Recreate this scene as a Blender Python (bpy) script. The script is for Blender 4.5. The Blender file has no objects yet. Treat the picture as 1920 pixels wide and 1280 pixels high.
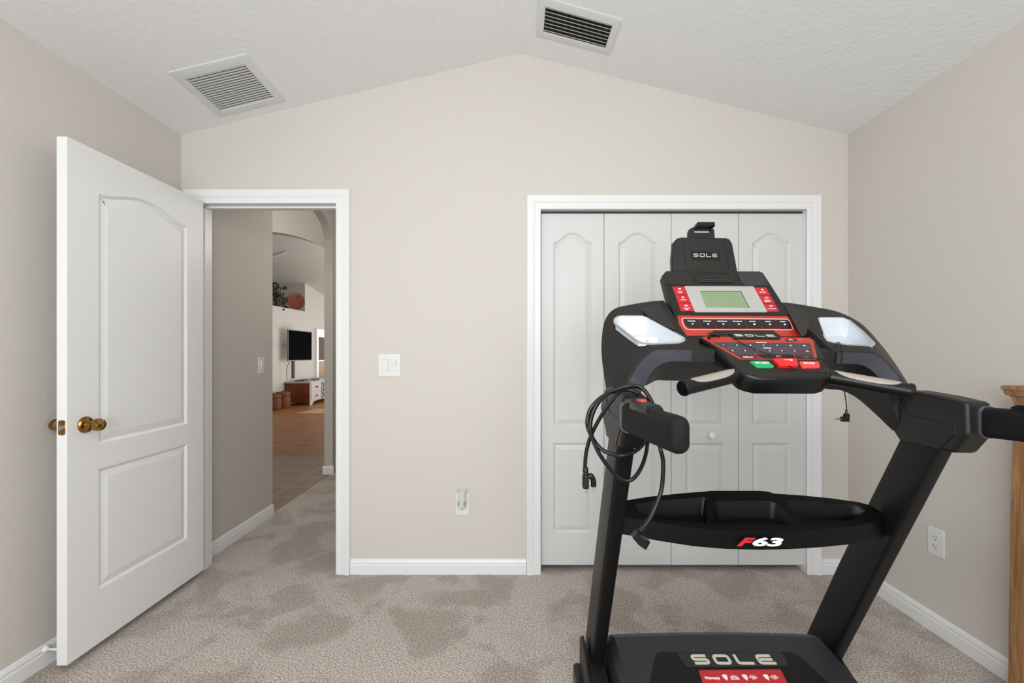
import bpy, bmesh, math, random
from mathutils import Vector, Matrix
random.seed(7)
SC = bpy.context.scene
COL = SC.collection
F, CX, CY, CZ = 853.333, 966.0, 658.0, 1.245      # focal length (px), vanishing point, eye height

# ------------------------------------------------------------------ camera, world, light, exposure
cd = bpy.data.cameras.new('camera'); cam = bpy.data.objects.new('camera', cd); COL.objects.link(cam)
cd.sensor_width = 36; cd.lens = 16.0; cd.clip_start = 0.02; cd.clip_end = 60
cd.shift_x = -(CX-960)/1920; cd.shift_y = (CY-640)/1920
cam.location = (0, 0, CZ); cam.rotation_euler = (math.pi/2, 0, 0)
SC.camera = cam
w = bpy.data.worlds.new('world'); SC.world = w; w.use_nodes = True
bg = w.node_tree.nodes['Background']; bg.inputs[0].default_value = (0.80, 0.90, 1.0, 1); bg.inputs[1].default_value = 1.5
SC.view_settings.view_transform = 'Standard'; SC.view_settings.look = 'None'
SC.view_settings.exposure = 0.22; SC.view_settings.gamma = 1.0; SC.view_settings.use_curve_mapping = False

def area(name, loc, target, sx, sy, power, col=(1, 1, 1), spread=180):
    l = bpy.data.lights.new(name, 'AREA'); l.shape = 'RECTANGLE'; l.size = sx; l.size_y = sy
    l.energy = power; l.color = col; l.spread = math.radians(spread)
    o = bpy.data.objects.new(name, l); COL.objects.link(o); o.location = loc
    o.rotation_euler = (Vector(target)-Vector(loc)).to_track_quat('-Z', 'Y').to_euler()
    return o
def point(name, loc, power, r=0.1, col=(1, 1, 1)):
    l = bpy.data.lights.new(name, 'POINT'); l.energy = power; l.shadow_soft_size = r; l.color = col
    o = bpy.data.objects.new(name, l); COL.objects.link(o); o.location = loc; return o
YB = -1.75                                            # wall behind the camera
area('daylight_window', (-0.2, YB+0.03, 1.45), (-0.2, 3, 1.35), 2.6, 1.5, 54, (0.91, 0.965, 1.0), 150)
point('room_fill_light', (0.0, -0.25, 2.12), 36, 0.18, (0.995, 1.0, 0.995))  # added fill behind the camera, no lamp fitting there
point('foyer_light', (-3.2, 4.4, 2.7), 20, 0.15, (1.0, 0.97, 0.92))
point('hall_light', (-0.9, 3.9, 2.2), 11, 0.15, (1.0, 0.98, 0.95))
area('living_window', (-1.2, 10.8, 1.0), (-5.3, 11.3, 1.0), 3.0, 1.5, 60, (1.0, 0.98, 0.95))
point('living_fill_light', (-3.0, 9.0, 2.6), 10, 0.2, (1.0, 0.96, 0.9))  # extra unseen fill that evens out the living room and ledge recess
area('living_window_far', (-3.3, 15.6, 1.5), (-3.6, 9, 0.5), 3.0, 2.0, 60, (1.0, 0.96, 0.9))

# ------------------------------------------------------------------ materials
def lin(c):
    return tuple(((x/255)/12.92 if x/255 <= 0.04045 else ((x/255+0.055)/1.055)**2.4) for x in c)
def mat(name, c, rough=0.5, metal=0.0, spec=0.5, noise=None, bump=None, coat=0.0, trans=0.0):
    """noise=(scale, second colour, detail, contrast) ; bump=(scale, strength, distance)"""
    m = bpy.data.materials.new(name); m.use_nodes = True; nt = m.node_tree; N = nt.nodes; L = nt.links
    p = N['Principled BSDF']; c = lin(c)
    p.inputs['Base Color'].default_value = (*c, 1); p.inputs['Roughness'].default_value = rough
    p.inputs['Metallic'].default_value = metal; p.inputs['Specular IOR Level'].default_value = spec
    p.inputs['Coat Weight'].default_value = coat; p.inputs['Transmission Weight'].default_value = trans
    tc = N.new('ShaderNodeTexCoord'); geo = N.new('ShaderNodeNewGeometry')
    if noise:
        n = N.new('ShaderNodeTexNoise'); n.inputs['Scale'].default_value = noise[0]; n.inputs['Detail'].default_value = noise[2]
        L.new(geo.outputs['Position'], n.inputs['Vector'])
        r = N.new('ShaderNodeValToRGB'); k = noise[3]
        r.color_ramp.elements[0].position = 0.5-k; r.color_ramp.elements[1].position = 0.5+k
        r.color_ramp.elements[0].color = (*lin(noise[1]), 1); r.color_ramp.elements[1].color = (*c, 1)
        L.new(n.outputs['Fac'], r.inputs[0]); L.new(r.outputs[0], p.inputs['Base Color'])
    if bump:
        n = N.new('ShaderNodeTexNoise'); n.inputs['Scale'].default_value = bump[0]; n.inputs['Detail'].default_value = 3
        L.new(geo.outputs['Position'], n.inputs['Vector'])
        b = N.new('ShaderNodeBump'); b.inputs['Strength'].default_value = bump[1]; b.inputs['Distance'].default_value = bump[2]
        L.new(n.outputs['Fac'], b.inputs['Height']); L.new(b.outputs[0], p.inputs['Normal'])
    return m
def wood(name, c1, c2, axis=(1, 1, 1), scale=6, rough=0.5):
    m = bpy.data.materials.new(name); m.use_nodes = True; nt = m.node_tree; N = nt.nodes; L = nt.links
    p = N['Principled BSDF']; p.inputs['Roughness'].default_value = rough
    geo = N.new('ShaderNodeNewGeometry'); mp = N.new('ShaderNodeMapping'); mp.inputs['Scale'].default_value = axis
    n = N.new('ShaderNodeTexNoise'); n.inputs['Scale'].default_value = scale; n.inputs['Detail'].default_value = 6; n.inputs['Distortion'].default_value = 0.6
    r = N.new('ShaderNodeValToRGB'); r.color_ramp.elements[0].position = 0.32; r.color_ramp.elements[1].position = 0.68
    r.color_ramp.elements[0].color = (*lin(c2), 1); r.color_ramp.elements[1].color = (*lin(c1), 1)
    L.new(geo.outputs['Position'], mp.inputs[0]); L.new(mp.outputs[0], n.inputs['Vector'])
    L.new(n.outputs['Fac'], r.inputs[0]); L.new(r.outputs[0], p.inputs['Base Color'])
    return m

WALLC = (210, 204, 197)
M = {}
M['wall'] = mat('wall_paint', WALLC, 0.62, bump=(95, 0.22, 0.004), spec=0.3)
M['hall'] = mat('hall_paint', (200, 194, 186), 0.62, bump=(95, 0.2, 0.004), spec=0.3)
M['living'] = mat('living_paint', (204, 200, 193), 0.7, bump=(95, 0.1, 0.003), spec=0.2)
M['ceil'] = mat('ceiling_knockdown', (240, 241, 241), 0.85, bump=(42, 0.35, 0.006), spec=0.15)
M['trim'] = mat('trim_gloss_white', (234, 234, 235), 0.35)
M['door'] = mat('door_white', (234, 234, 233), 0.42)
M['gap'] = mat('switch_gap_shade', (170, 170, 166), 0.6)  # grey painted in for the shadow seam round the rockers
M['closet'] = mat('closet_door_white', (213, 213, 212), 0.45)
M['plate'] = mat('plate_white', (226, 226, 223), 0.3)
M['slot'] = mat('slot_dark', (50, 48, 45), 0.6)
M['brass'] = mat('antique_brass', (178, 140, 78), 0.25, 1.0, noise=(60, (120, 88, 42), 3, 0.15))
M['steel'] = mat('latch_steel', (190, 190, 190), 0.25, 1.0)
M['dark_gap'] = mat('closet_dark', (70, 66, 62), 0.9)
M['clear'] = mat('night_light_lens', (246, 246, 242), 0.15, trans=0.35)
M['vent'] = mat('vent_enamel', (222, 223, 222), 0.4)
M['ventshade'] = mat('louvre_shade_grey', (150, 149, 145), 0.9)  # backing colour paints the shade between the louvres, no real filter
M['ventdark'] = mat('duct_dark', (75, 73, 68), 0.9)
M['black'] = mat('black_textured_plastic', (24, 22, 20), 0.48, spec=0.42, bump=(900, 0.10, 0.001))
M['steelblack'] = mat('black_powdercoat', (18, 17, 18), 0.45, spec=0.28, bump=(1200, 0.12, 0.0006))
M['gloss'] = mat('black_satin_plastic', (13, 13, 15), 0.34, spec=0.35)
M['bluegrey'] = mat('dark_metallic_band', (56, 59, 66), 0.42, 0.1, noise=(1500, (46, 49, 55), 2, 0.2))
M['foam'] = mat('black_foam_grip', (17, 16, 17), 0.75, spec=0.25, bump=(1400, 0.3, 0.001))
M['silver'] = mat('silver_plastic', (190, 188, 184), 0.38, 0.35)
M['collar'] = mat('collar_grey_metal', (92, 98, 108), 0.3, 0.5)
M['hood'] = mat('hood_grey_plastic', (38, 38, 40), 0.5, spec=0.45)
M['inset'] = mat('hood_inset_plastic', (16, 16, 15), 0.5, spec=0.25)
M['liner'] = mat('cup_liner_silver', (205, 212, 220), 0.28, 0.15)
M['taupe'] = mat('pulse_sensor_steel', (176, 166, 158), 0.35, 0.4)
M['lcd'] = mat('lcd_green', (132, 152, 118), 0.25, noise=(900, (124, 144, 110), 2, 0.2))
M['red'] = mat('sticker_red', (186, 30, 42), 0.4)
M['orange'] = mat('bezel_red', (178, 54, 36), 0.4)
M['key'] = mat('key_black', (20, 20, 23), 0.3)
M['pad'] = mat('key_slate', (58, 60, 70), 0.45)
M['maroon'] = mat('key_maroon', (62, 34, 30), 0.45)
M['white'] = mat('print_white', (236, 236, 236), 0.5)
M['cream'] = mat('logo_cream', (205, 198, 184), 0.4)
M['green'] = mat('start_green', (26, 160, 94), 0.35)
M['brightred'] = mat('key_red', (214, 24, 34), 0.25)
M['stopred'] = mat('stop_coral', (226, 62, 62), 0.35)
M['logored'] = mat('logo_red', (205, 30, 34), 0.4)
M['yellow'] = mat('print_yellow', (240, 200, 110), 0.5)
M['cord'] = mat('black_rubber_cord', (12, 12, 13), 0.35, spec=0.35)
M['belt'] = mat('running_belt', (40, 40, 42), 0.8, bump=(600, 0.3, 0.001))
M['oak'] = wood('oak_wood', (172, 130, 84), (126, 88, 50), (30, 30, 1.6), 3.2, 0.45)
M['dresser_wood'] = wood('dresser_wood', (128, 62, 28), (98, 42, 16), (3, 3, 14), 2.0, 0.45)
M['grey_paint'] = mat('dresser_grey_paint', (196, 188, 188), 0.5)
M['wicker'] = mat('wicker_brown', (150, 92, 44), 0.7, noise=(70, (84, 44, 18), 4, 0.12), bump=(90, 0.8, 0.01))
M['tvblack'] = mat('tv_screen_black', (2, 2, 3), 0.5, spec=0.03)
M['rug'] = mat('rug_beige', (206, 172, 130), 0.95, noise=(12, (180, 146, 104), 4, 0.2))
M['leaf'] = mat('leaf_green', (58, 70, 42), 0.6, noise=(20, (30, 38, 22), 2, 0.2))
M['terracotta'] = mat('carved_plate', (150, 70, 38), 0.5, noise=(30, (98, 40, 20), 4, 0.15))
M['bluebox'] = mat('device_silver', (150, 160, 166), 0.4)
M['tvrim'] = mat('tv_rim_grey', (120, 120, 120), 0.5, 0.2)
M['drape'] = mat('room_beyond', (92, 84, 76), 0.8)
M['glass'] = mat('mirror_glass', (150, 152, 150), 0.08, 0.9)
M['traymat'] = mat('tray_black_plastic', (6, 6, 7), 0.42, spec=0.2)
M['mesh'] = mat('speaker_mesh', (30, 28, 28), 0.5, bump=(700, 0.9, 0.002))
def dotted():
    m = M['mesh']; nt = m.node_tree; N = nt.nodes; L = nt.links; p = N['Principled BSDF']
    geo = N.new('ShaderNodeNewGeometry'); v = N.new('ShaderNodeTexVoronoi'); v.inputs['Scale'].default_value = 210; v.inputs['Randomness'].default_value = 0.0
    L.new(geo.outputs['Position'], v.inputs['Vector']); r = N.new('ShaderNodeValToRGB')
    r.color_ramp.elements[0].position = 0.22; r.color_ramp.elements[1].position = 0.34
    r.color_ramp.elements[0].color = (*lin((82, 78, 76)), 1); r.color_ramp.elements[1].color = (*lin((26, 24, 23)), 1)
    L.new(v.outputs['Distance'], r.inputs[0]); L.new(r.outputs[0], p.inputs['Base Color'])
dotted()
M['spk'] = mat('speaker_cloth', (32, 29, 28), 0.6, bump=(700, .8, .002))
M['greyspk'] = mat('speaker_slate', (48, 49, 55), 0.55, bump=(700, 0.8, 0.002))

# carpet: fine two-tone pile, brushed patches
def carpet():
    m = bpy.data.materials.new('carpet_pile'); m.use_nodes = True; nt = m.node_tree; N = nt.nodes; L = nt.links
    p = N['Principled BSDF']; p.inputs['Roughness'].default_value = 1.0; p.inputs['Specular IOR Level'].default_value = 0.1
    p.inputs['Sheen Weight'].default_value = 0.15
    geo = N.new('ShaderNodeNewGeometry')
    def noi(s, d, dist=0.0, rough=0.5):
        n = N.new('ShaderNodeTexNoise'); n.inputs['Scale'].default_value = s; n.inputs['Detail'].default_value = d
        n.inputs['Distortion'].default_value = dist; n.inputs['Roughness'].default_value = rough
        L.new(geo.outputs['Position'], n.inputs['Vector']); return n
    fine = noi(150, 3, 0, 0.75); big = noi(3.4, 4, 0.7); mid = noi(11, 3, 0.5)
    r1 = N.new('ShaderNodeValToRGB'); r1.color_ramp.elements[0].position = 0.38; r1.color_ramp.elements[1].position = 0.60
    r1.color_ramp.elements[0].color = (*lin((134, 123, 115)), 1); r1.color_ramp.elements[1].color = (*lin((240, 228, 218)), 1)
    L.new(fine.outputs['Fac'], r1.inputs[0])
    r2 = N.new('ShaderNodeValToRGB'); r2.color_ramp.elements[0].position = 0.42; r2.color_ramp.elements[1].position = 0.54
    r2.color_ramp.elements[0].color = (0.78, 0.755, 0.735, 1); r2.color_ramp.elements[1].color = (1, 1, 1, 1)
    mx = N.new('ShaderNodeMath'); mx.operation = 'ADD'; ml = N.new('ShaderNodeMath'); ml.operation = 'MULTIPLY'; ml.inputs[1].default_value = 0.22
    sb = N.new('ShaderNodeMath'); sb.operation = 'SUBTRACT'; sb.inputs[1].default_value = 0.11
    L.new(mid.outputs['Fac'], ml.inputs[0]); L.new(ml.outputs[0], mx.inputs[0]); L.new(big.outputs['Fac'], mx.inputs[1])
    L.new(mx.outputs[0], sb.inputs[0]); L.new(sb.outputs[0], r2.inputs[0])
    mul = N.new('ShaderNodeMix'); mul.data_type = 'RGBA'; mul.blend_type = 'MULTIPLY'; mul.inputs[0].default_value = 1.0
    L.new(r1.outputs[0], mul.inputs[6]); L.new(r2.outputs[0], mul.inputs[7]); L.new(mul.outputs[2], p.inputs['Base Color'])
    b = N.new('ShaderNodeBump'); b.inputs['Strength'].default_value = 0.8; b.inputs['Distance'].default_value = 0.01
    L.new(fine.outputs['Fac'], b.inputs['Height']); L.new(b.outputs[0], p.inputs['Normal'])
    return m
M['carpet'] = carpet()
def tiles():
    m = bpy.data.materials.new('floor_tile'); m.use_nodes = True; nt = m.node_tree; N = nt.nodes; L = nt.links
    p = N['Principled BSDF']; p.inputs['Roughness'].default_value = 0.45
    geo = N.new('ShaderNodeNewGeometry'); mp = N.new('ShaderNodeMapping')
    mp.inputs['Location'].default_value = (2.08+0.61*4, -3.869+0.3055*20, 0)
    br = N.new('ShaderNodeTexBrick'); br.offset = 0; br.inputs['Scale'].default_value = 1.0
    br.inputs['Brick Width'].default_value = 0.61; br.inputs['Row Height'].default_value = 0.3055
    br.inputs['Mortar Size'].default_value = 0.004
    br.inputs['Color1'].default_value = (*lin((140, 122, 106)), 1); br.inputs['Color2'].default_value = (*lin((134, 116, 100)), 1)
    br.inputs['Mortar'].default_value = (*lin((188, 172, 156)), 1)
    L.new(geo.outputs['Position'], mp.inputs[0]); L.new(mp.outputs[0], br.inputs['Vector']); L.new(br.outputs['Color'], p.inputs['Base Color'])
    return m
M['tile'] = tiles()
M['plank'] = wood('plank_floor', (176, 118, 62), (126, 76, 32), (1.2, 9, 1), 2.2, 0.5)

# ------------------------------------------------------------------ mesh helpers
WL = {}
def obj(name, bm, m, parent=None, loc=None, bevel=0, seg=2, ang=30, cut=None, label=None, cat=None, kind=None, group=None):
    """Link bm (world coordinates) as one mesh object."""
    bmesh.ops.recalc_face_normals(bm, faces=bm.faces)
    me = bpy.data.meshes.new(name); o = bpy.data.objects.new(name, me); COL.objects.link(o)
    if cut:
        bm.to_mesh(me); tmp = []
        for cb in cut:
            bmesh.ops.recalc_face_normals(cb, faces=cb.faces)
            cm = bpy.data.meshes.new('c'); cb.to_mesh(cm); cb.free(); co = bpy.data.objects.new('c', cm); COL.objects.link(co); tmp.append(co)
            md = o.modifiers.new('b', 'BOOLEAN'); md.operation = 'DIFFERENCE'; md.object = co; md.solver = 'EXACT'
        bpy.context.view_layer.update(); dg = bpy.context.evaluated_depsgraph_get()
        nm = bpy.data.meshes.new_from_object(o.evaluated_get(dg)); o.modifiers.clear(); bm.free(); bm = bmesh.new(); bm.from_mesh(nm)
        bpy.data.meshes.remove(nm)
        for t in tmp:
            d = t.data; bpy.data.objects.remove(t); bpy.data.meshes.remove(d)
        me.clear_geometry()
    if parent is not None: base = WL[parent]
    elif loc is not None: base = Vector(loc)
    else: base = Vector((0, 0, 0))
    if parent is None and loc is None and len(bm.verts):
        xs = [v.co for v in bm.verts]
        base = Vector(((min(v.x for v in xs)+max(v.x for v in xs))/2, (min(v.y for v in xs)+max(v.y for v in xs))/2, min(v.z for v in xs)))
    bmesh.ops.translate(bm, verts=bm.verts, vec=-base)
    for f in bm.faces: f.smooth = True
    if not bevel:
        for e in bm.edges:
            if len(e.link_faces) == 2 and e.calc_face_angle(0) > math.radians(ang): e.smooth = False
    bm.to_mesh(me); bm.free()
    if m: me.materials.append(m)
    WL[o] = base
    if parent is not None: o.parent = parent
    else: o.location = base
    if bevel:
        b = o.modifiers.new('bevel', 'BEVEL'); b.width = bevel; b.segments = seg; b.limit_method = 'ANGLE'; b.angle_limit = math.radians(ang); b.harden_normals = True
    tag(o, label, cat, kind, group)
    return o
def tag(o, label=None, cat=None, kind=None, group=None):
    if label: o['label'] = label
    if cat: o['category'] = cat
    if kind: o['kind'] = kind
    if group: o['group'] = group
    return o
def thing(name, loc, label, cat, group=None, kind=None):
    o = bpy.data.objects.new(name, None); COL.objects.link(o); o.location = loc; o.empty_display_size = 0.1
    WL[o] = Vector(loc); return tag(o, label, cat, kind, group)
def B(): return bmesh.new()
def box(bm, x0, x1, y0, y1, z0, z1):
    v = [bm.verts.new(p) for p in ((x0, y0, z0), (x1, y0, z0), (x1, y1, z0), (x0, y1, z0), (x0, y0, z1), (x1, y0, z1), (x1, y1, z1), (x0, y1, z1))]
    for f in ((0, 3, 2, 1), (4, 5, 6, 7), (0, 1, 5, 4), (1, 2, 6, 5), (2, 3, 7, 6), (3, 0, 4, 7)): bm.faces.new([v[i] for i in f])
    return bm
def loft(bm, rings, caps=True, closed=True):
    R = [[bm.verts.new(p) for p in r] for r in rings]; n = len(R[0])
    for a, b in zip(R, R[1:]):
        for i in range(n if closed else n-1): bm.faces.new((a[i], a[(i+1) % n], b[(i+1) % n], b[i]))
    if caps and closed:
        bm.faces.new(R[0][::-1]); bm.faces.new(R[-1])
    return bm
def prism(bm, pts, vec):
    pts = [Vector(p) for p in pts]; return loft(bm, [pts, [p+Vector(vec) for p in pts]])
def crom(pts, n=8):
    P = [Vector(p) for p in pts]; P = [2*P[0]-P[1]]+P+[2*P[-1]-P[-2]]; out = []
    for i in range(1, len(P)-2):
        for k in range(n):
            t = k/n; a, b, c, d = P[i-1:i+3]
            out.append(0.5*((2*b)+(c-a)*t+(2*a-5*b+4*c-d)*t*t+(3*b-a-3*c+d)*t**3))
    out.append(P[-2]); return out
def tube(bm, path, r, seg=10, up=(0, 0, 1)):
    P = [Vector(p) for p in path]; rings = []; u = None
    for i, p in enumerate(P):
        t = (P[min(i+1, len(P)-1)]-P[max(i-1, 0)]).normalized()
        if u is None:
            u = t.orthogonal().normalized()
        u = (u-t*u.dot(t)).normalized(); v = t.cross(u)
        rr = r[i] if isinstance(r, (list, tuple)) else r
        rings.append([p+(u*math.cos(2*math.pi*k/seg)+v*math.sin(2*math.pi*k/seg))*rr for k in range(seg)])
    return loft(bm, rings)
def lathe(bm, prof, origin, axis, seg=24):
    """prof = [(radius, height along axis)]"""
    a = Vector(axis).normalized(); u = a.orthogonal().normalized(); v = a.cross(u); o = Vector(origin)
    return loft(bm, [[o+a*h+(u*math.cos(2*math.pi*k/seg)+v*math.sin(2*math.pi*k/seg))*max(r, 1e-4) for k in range(seg)] for r, h in prof])
def rrect(w, h, r, n=5):
    out = []
    for cx, cy, a0 in ((w/2-r, h/2-r, 0), (-w/2+r, h/2-r, 90), (-w/2+r, -h/2+r, 180), (w/2-r, -h/2+r, 270)):
        for k in range(n+1):
            a = math.radians(a0+90*k/n); out.append((cx+r*math.cos(a), cy+r*math.sin(a)))
    return out
def roundpoly(pts, r, n=4):
    """round the corners of a 2-D polygon"""
    out = []; N_ = len(pts)
    for i in range(N_):
        a, b, c = Vector(pts[i-1]), Vector(pts[i]), Vector(pts[(i+1) % N_])
        la, lc = (a-b).length, (c-b).length; d = min(r, la*0.45, lc*0.45)
        p, q = b+(a-b).normalized()*d, b+(c-b).normalized()*d
        for k in range(n+1):
            t = k/n; out.append(tuple(p*(1-t)**2+b*2*t*(1-t)+q*t*t))
    return out
def offset(pts, d):
    """inward offset of a CCW 2-D polygon"""
    out = []; n = len(pts)
    for i in range(n):
        a, b, c = Vector(pts[i-1]), Vector(pts[i]), Vector(pts[(i+1) % n])
        e1, e2 = (b-a), (c-b)
        if e1.length < 1e-9: e1 = e2
        if e2.length < 1e-9: e2 = e1
        e1.normalize(); e2.normalize(); n1, n2 = Vector((-e1.y, e1.x)), Vector((-e2.y, e2.x))
        m = (n1+n2); m = m/max(m.length_squared, 0.2)*2*0.5*2 if False else m.normalized()/max(0.45, m.normalized().dot(n1))
        out.append(tuple(b+m*d))
    return out
class Plane:
    def __init__(s, o, ex, ey):
        s.o = Vector(o); s.ex = Vector(ex).normalized(); s.ey = Vector(ey); s.ey = (s.ey-s.ex*s.ey.dot(s.ex)).normalized(); s.n = s.ex.cross(s.ey)
    def ab(s, px, py):                                # where a sight line of the photograph meets the plane
        d = Vector(((px-CX)/F, 1, -(py-CY)/F)); c = Vector((0, 0, CZ))
        t = (s.o-c).dot(s.n)/d.dot(s.n); q = c+d*t-s.o
        return (q.dot(s.ex), q.dot(s.ey))
    def at(s, a, b, h=0): return s.o+s.ex*a+s.ey*b+s.n*h
    def poly(s, pix, h=0): return [s.at(*s.ab(*p), h) for p in pix]
def P3(px, py, Y): return Vector(((px-CX)*Y/F, Y, CZ-(py-CY)*Y/F))
def plate(bm, pl, pix, h0, h1, r=0, n=4, chamf=0):
    """solid plate on plane pl whose outline is given by sight lines"""
    ab = [pl.ab(*p) for p in pix]
    if r: ab = roundpoly(ab, r, n)
    if sum(ab[i-1][0]*ab[i][1]-ab[i][0]*ab[i-1][1] for i in range(len(ab))) < 0: ab = ab[::-1]
    rings = [[pl.at(a, b, h0) for a, b in ab]]
    if chamf: rings += [[pl.at(a, b, h1-chamf) for a, b in ab], [pl.at(a, b, h1) for a, b in offset(ab, chamf)]]
    else: rings.append([pl.at(a, b, h1) for a, b in ab])
    return loft(bm, rings)
def stroke(bm, pl, pts, wd, h0, h1, closed=False):
    """flat ribbon along 2-D points given in plane coordinates"""
    P = [Vector(p) for p in pts]; n = len(P); L_, R_ = [], []
    for i in range(n):
        a = P[i-1] if (i > 0 or closed) else P[i]; c = P[(i+1) % n] if (i < n-1 or closed) else P[i]
        d1 = (P[i]-a); d2 = (c-P[i]); d1 = d1.normalized() if d1.length > 1e-9 else d2.normalized(); d2 = d2.normalized() if d2.length > 1e-9 else d1
        m = Vector((-(d1+d2).y, (d1+d2).x)).normalized(); k = 1/max(0.5, m.dot(Vector((-d1.y, d1.x))))
        L_.append(P[i]+m*wd/2*k); R_.append(P[i]-m*wd/2*k)
    rings = [[pl.at(L_[i].x, L_[i].y, h0), pl.at(R_[i].x, R_[i].y, h0), pl.at(R_[i].x, R_[i].y, h1), pl.at(L_[i].x, L_[i].y, h1)] for i in range(n)]
    if closed: rings.append(rings[0])
    return loft(bm, rings, caps=not closed)
def text(bm, s, pl, a, b, size, h=0.0012, sx=1.0, shear=0.0, bold=0.0, ext=0.0003):
    cu = bpy.data.curves.new('t', 'FONT'); cu.body = s; cu.size = size; cu.align_x = 'CENTER'; cu.align_y = 'CENTER'
    cu.extrude = ext; cu.offset = bold; cu.shear = shear; cu.resolution_u = 3
    ob = bpy.data.objects.new('t', cu); me = ob.to_mesh()
    mtx = Matrix(((pl.ex.x*sx, pl.ey.x, pl.n.x, 0), (pl.ex.y*sx, pl.ey.y, pl.n.y, 0), (pl.ex.z*sx, pl.ey.z, pl.n.z, 0), (0, 0, 0, 1)))
    mtx.translation = pl.at(a, b, h)
    t2 = bmesh.new(); t2.from_mesh(me); bmesh.ops.transform(t2, matrix=mtx, verts=t2.verts)
    m2 = bpy.data.meshes.new('x'); t2.to_mesh(m2); t2.free(); bm.from_mesh(m2); bpy.data.meshes.remove(m2)
    ob.to_mesh_clear(); bpy.data.objects.remove(ob); bpy.data.curves.remove(cu)
    return bm
def wordmark(bm, pl, a0, a1, b0, b1, wd, h0, h1, slant=0.0):
    """the four wide rounded capitals S O L E drawn as ribbons"""
    W = (a1-a0); H = b1-b0; lw = W*0.205; gap = (W-4*lw)/3
    def arc(pts, r): return roundpoly(pts, r, 3)
    for i, ch in enumerate('SOLE'):
        x0 = a0+i*(lw+gap)+wd/2; x1 = x0+lw-wd; y0 = b0+wd/2; y1 = b1-wd/2; ym = (y0+y1)/2
        def open_round(pts, r):
            out = [pts[0]]
            for j in range(1, len(pts)-1):
                a, b, c = Vector(pts[j-1]), Vector(pts[j]), Vector(pts[j+1])
                p, q = b+(a-b).normalized()*min(r, (a-b).length*.48), b+(c-b).normalized()*min(r, (c-b).length*.48)
                for k in range(4):
                    t = k/3; out.append(tuple(p*(1-t)**2+b*2*t*(1-t)+q*t*t))
            return out+[pts[-1]]
        sk = lambda pts: [(x+(y-b0)*slant, y) for x, y in pts]
        r = H*0.22
        if ch == 'S': stroke(bm, pl, sk(open_round([(x1, y1), (x0, y1), (x0, ym), (x1, ym), (x1, y0), (x0, y0)], r)), wd, h0, h1)
        if ch == 'O': stroke(bm, pl, sk(arc([(x0, y0), (x1, y0), (x1, y1), (x0, y1)], r)), wd, h0, h1, True)
        if ch == 'L': stroke(bm, pl, sk(open_round([(x0, y1+wd/2), (x0, y0), (x1+wd/2, y0)], r)), wd, h0, h1)
        if ch == 'E':
            stroke(bm, pl, sk(open_round([(x1, y1), (x0, y1), (x0, y0), (x1+wd/2, y0)], r)), wd, h0, h1)
            stroke(bm, pl, sk([(x0, ym), (x1, ym)]), wd, h0, h1)
    return bm
XP, YP, ZP = Vector((1, 0, 0)), Vector((0, 1, 0)), Vector((0, 0, 1))

# ------------------------------------------------------------------ room shell
D = 2.547; XL, XR = -1.869, 1.863; EZ, RZ, RX = 2.454, 2.911, 0.02
def cz(x): return EZ+(RZ-EZ)*(x-XL)/(RX-XL) if x < RX else EZ+(RZ-EZ)*(XR-x)/(XR-RX)
DX0, DX1, DZ = -1.775, -1.000, 2.068           # bedroom door opening
KX0, KX1, KZ = 0.143, 1.628, 2.036             # closet opening
WT = 0.115
bm = B()
def wseg(x0, x1, z0):                          # strip of gable wall from z0 up to the ceiling
    xs = [x0]+([RX] if x0 < RX < x1 else [])+[x1]
    poly = [(x0, D, z0), (x1, D, z0)]+[(x, D, cz(x)+0.02) for x in reversed(xs)]
    prism(bm, poly, (0, WT, 0))
wseg(XL-0.1, DX0-.02, 0); wseg(DX0-.02, DX1+.02, DZ+.02); wseg(DX1+.02, KX0-.018, 0); wseg(KX0-.018, KX1+.018, KZ+.02); wseg(KX1+.018, XR+0.1, 0)
obj('wall_back', bm, M['wall'], label='beige gable wall holding the doorway and the closet', cat='wall', kind='structure')
bm = box(B(), XL-0.1, XL, YB-0.1, D, 0, EZ+0.04); obj('wall_left', bm, M['wall'], label='beige wall behind the open door', cat='wall', kind='structure')
bm = box(B(), XR, XR+0.1, YB-0.1, D, 0, EZ+0.04); obj('wall_right', bm, M['wall'], label='beige wall right of the treadmill', cat='wall', kind='structure')
bm = B(); prism(bm, [(XL-.1, YB-.1, 0), (XR+.1, YB-.1, 0), (XR+.1, YB-.1, EZ), (RX, YB-.1, RZ+.02), (XL-.1, YB-.1, EZ)], (0, .1, 0))
obj('wall_front', bm, M['wall'], label='beige wall behind the viewer', cat='wall', kind='structure')
bm = B()
prism(bm, [(XL-.1, YB-.1, cz(XL)-.0242), (RX, YB-.1, RZ), (XR+.1, YB-.1, cz(XR)-.0248), (XR+.1, YB-.1, RZ+.1), (XL-.1, YB-.1, RZ+.1)], (0, D+WT-YB+.1, 0))
obj('ceiling', bm, M['ceil'], label='white textured vaulted ceiling', cat='ceiling', kind='structure')
bm = box(B(), XL-.1, XR+.1, YB-.1, D+0.7, -0.05, 0); box(bm, XL-.06, -0.5, D+0.7, 6.2, -0.05, 0)
obj('floor', bm, M['carpet'], label='taupe carpet of the room and hallway', cat='carpet', kind='structure')
# closet interior
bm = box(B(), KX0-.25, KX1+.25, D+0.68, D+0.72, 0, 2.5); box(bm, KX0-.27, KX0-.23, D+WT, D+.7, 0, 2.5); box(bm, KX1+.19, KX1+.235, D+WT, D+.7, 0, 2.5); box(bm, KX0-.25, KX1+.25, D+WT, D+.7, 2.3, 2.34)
obj('wall_closet', bm, M['dark_gap'], label='dark closet interior behind the folding doors', cat='wall', kind='structure')

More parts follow.
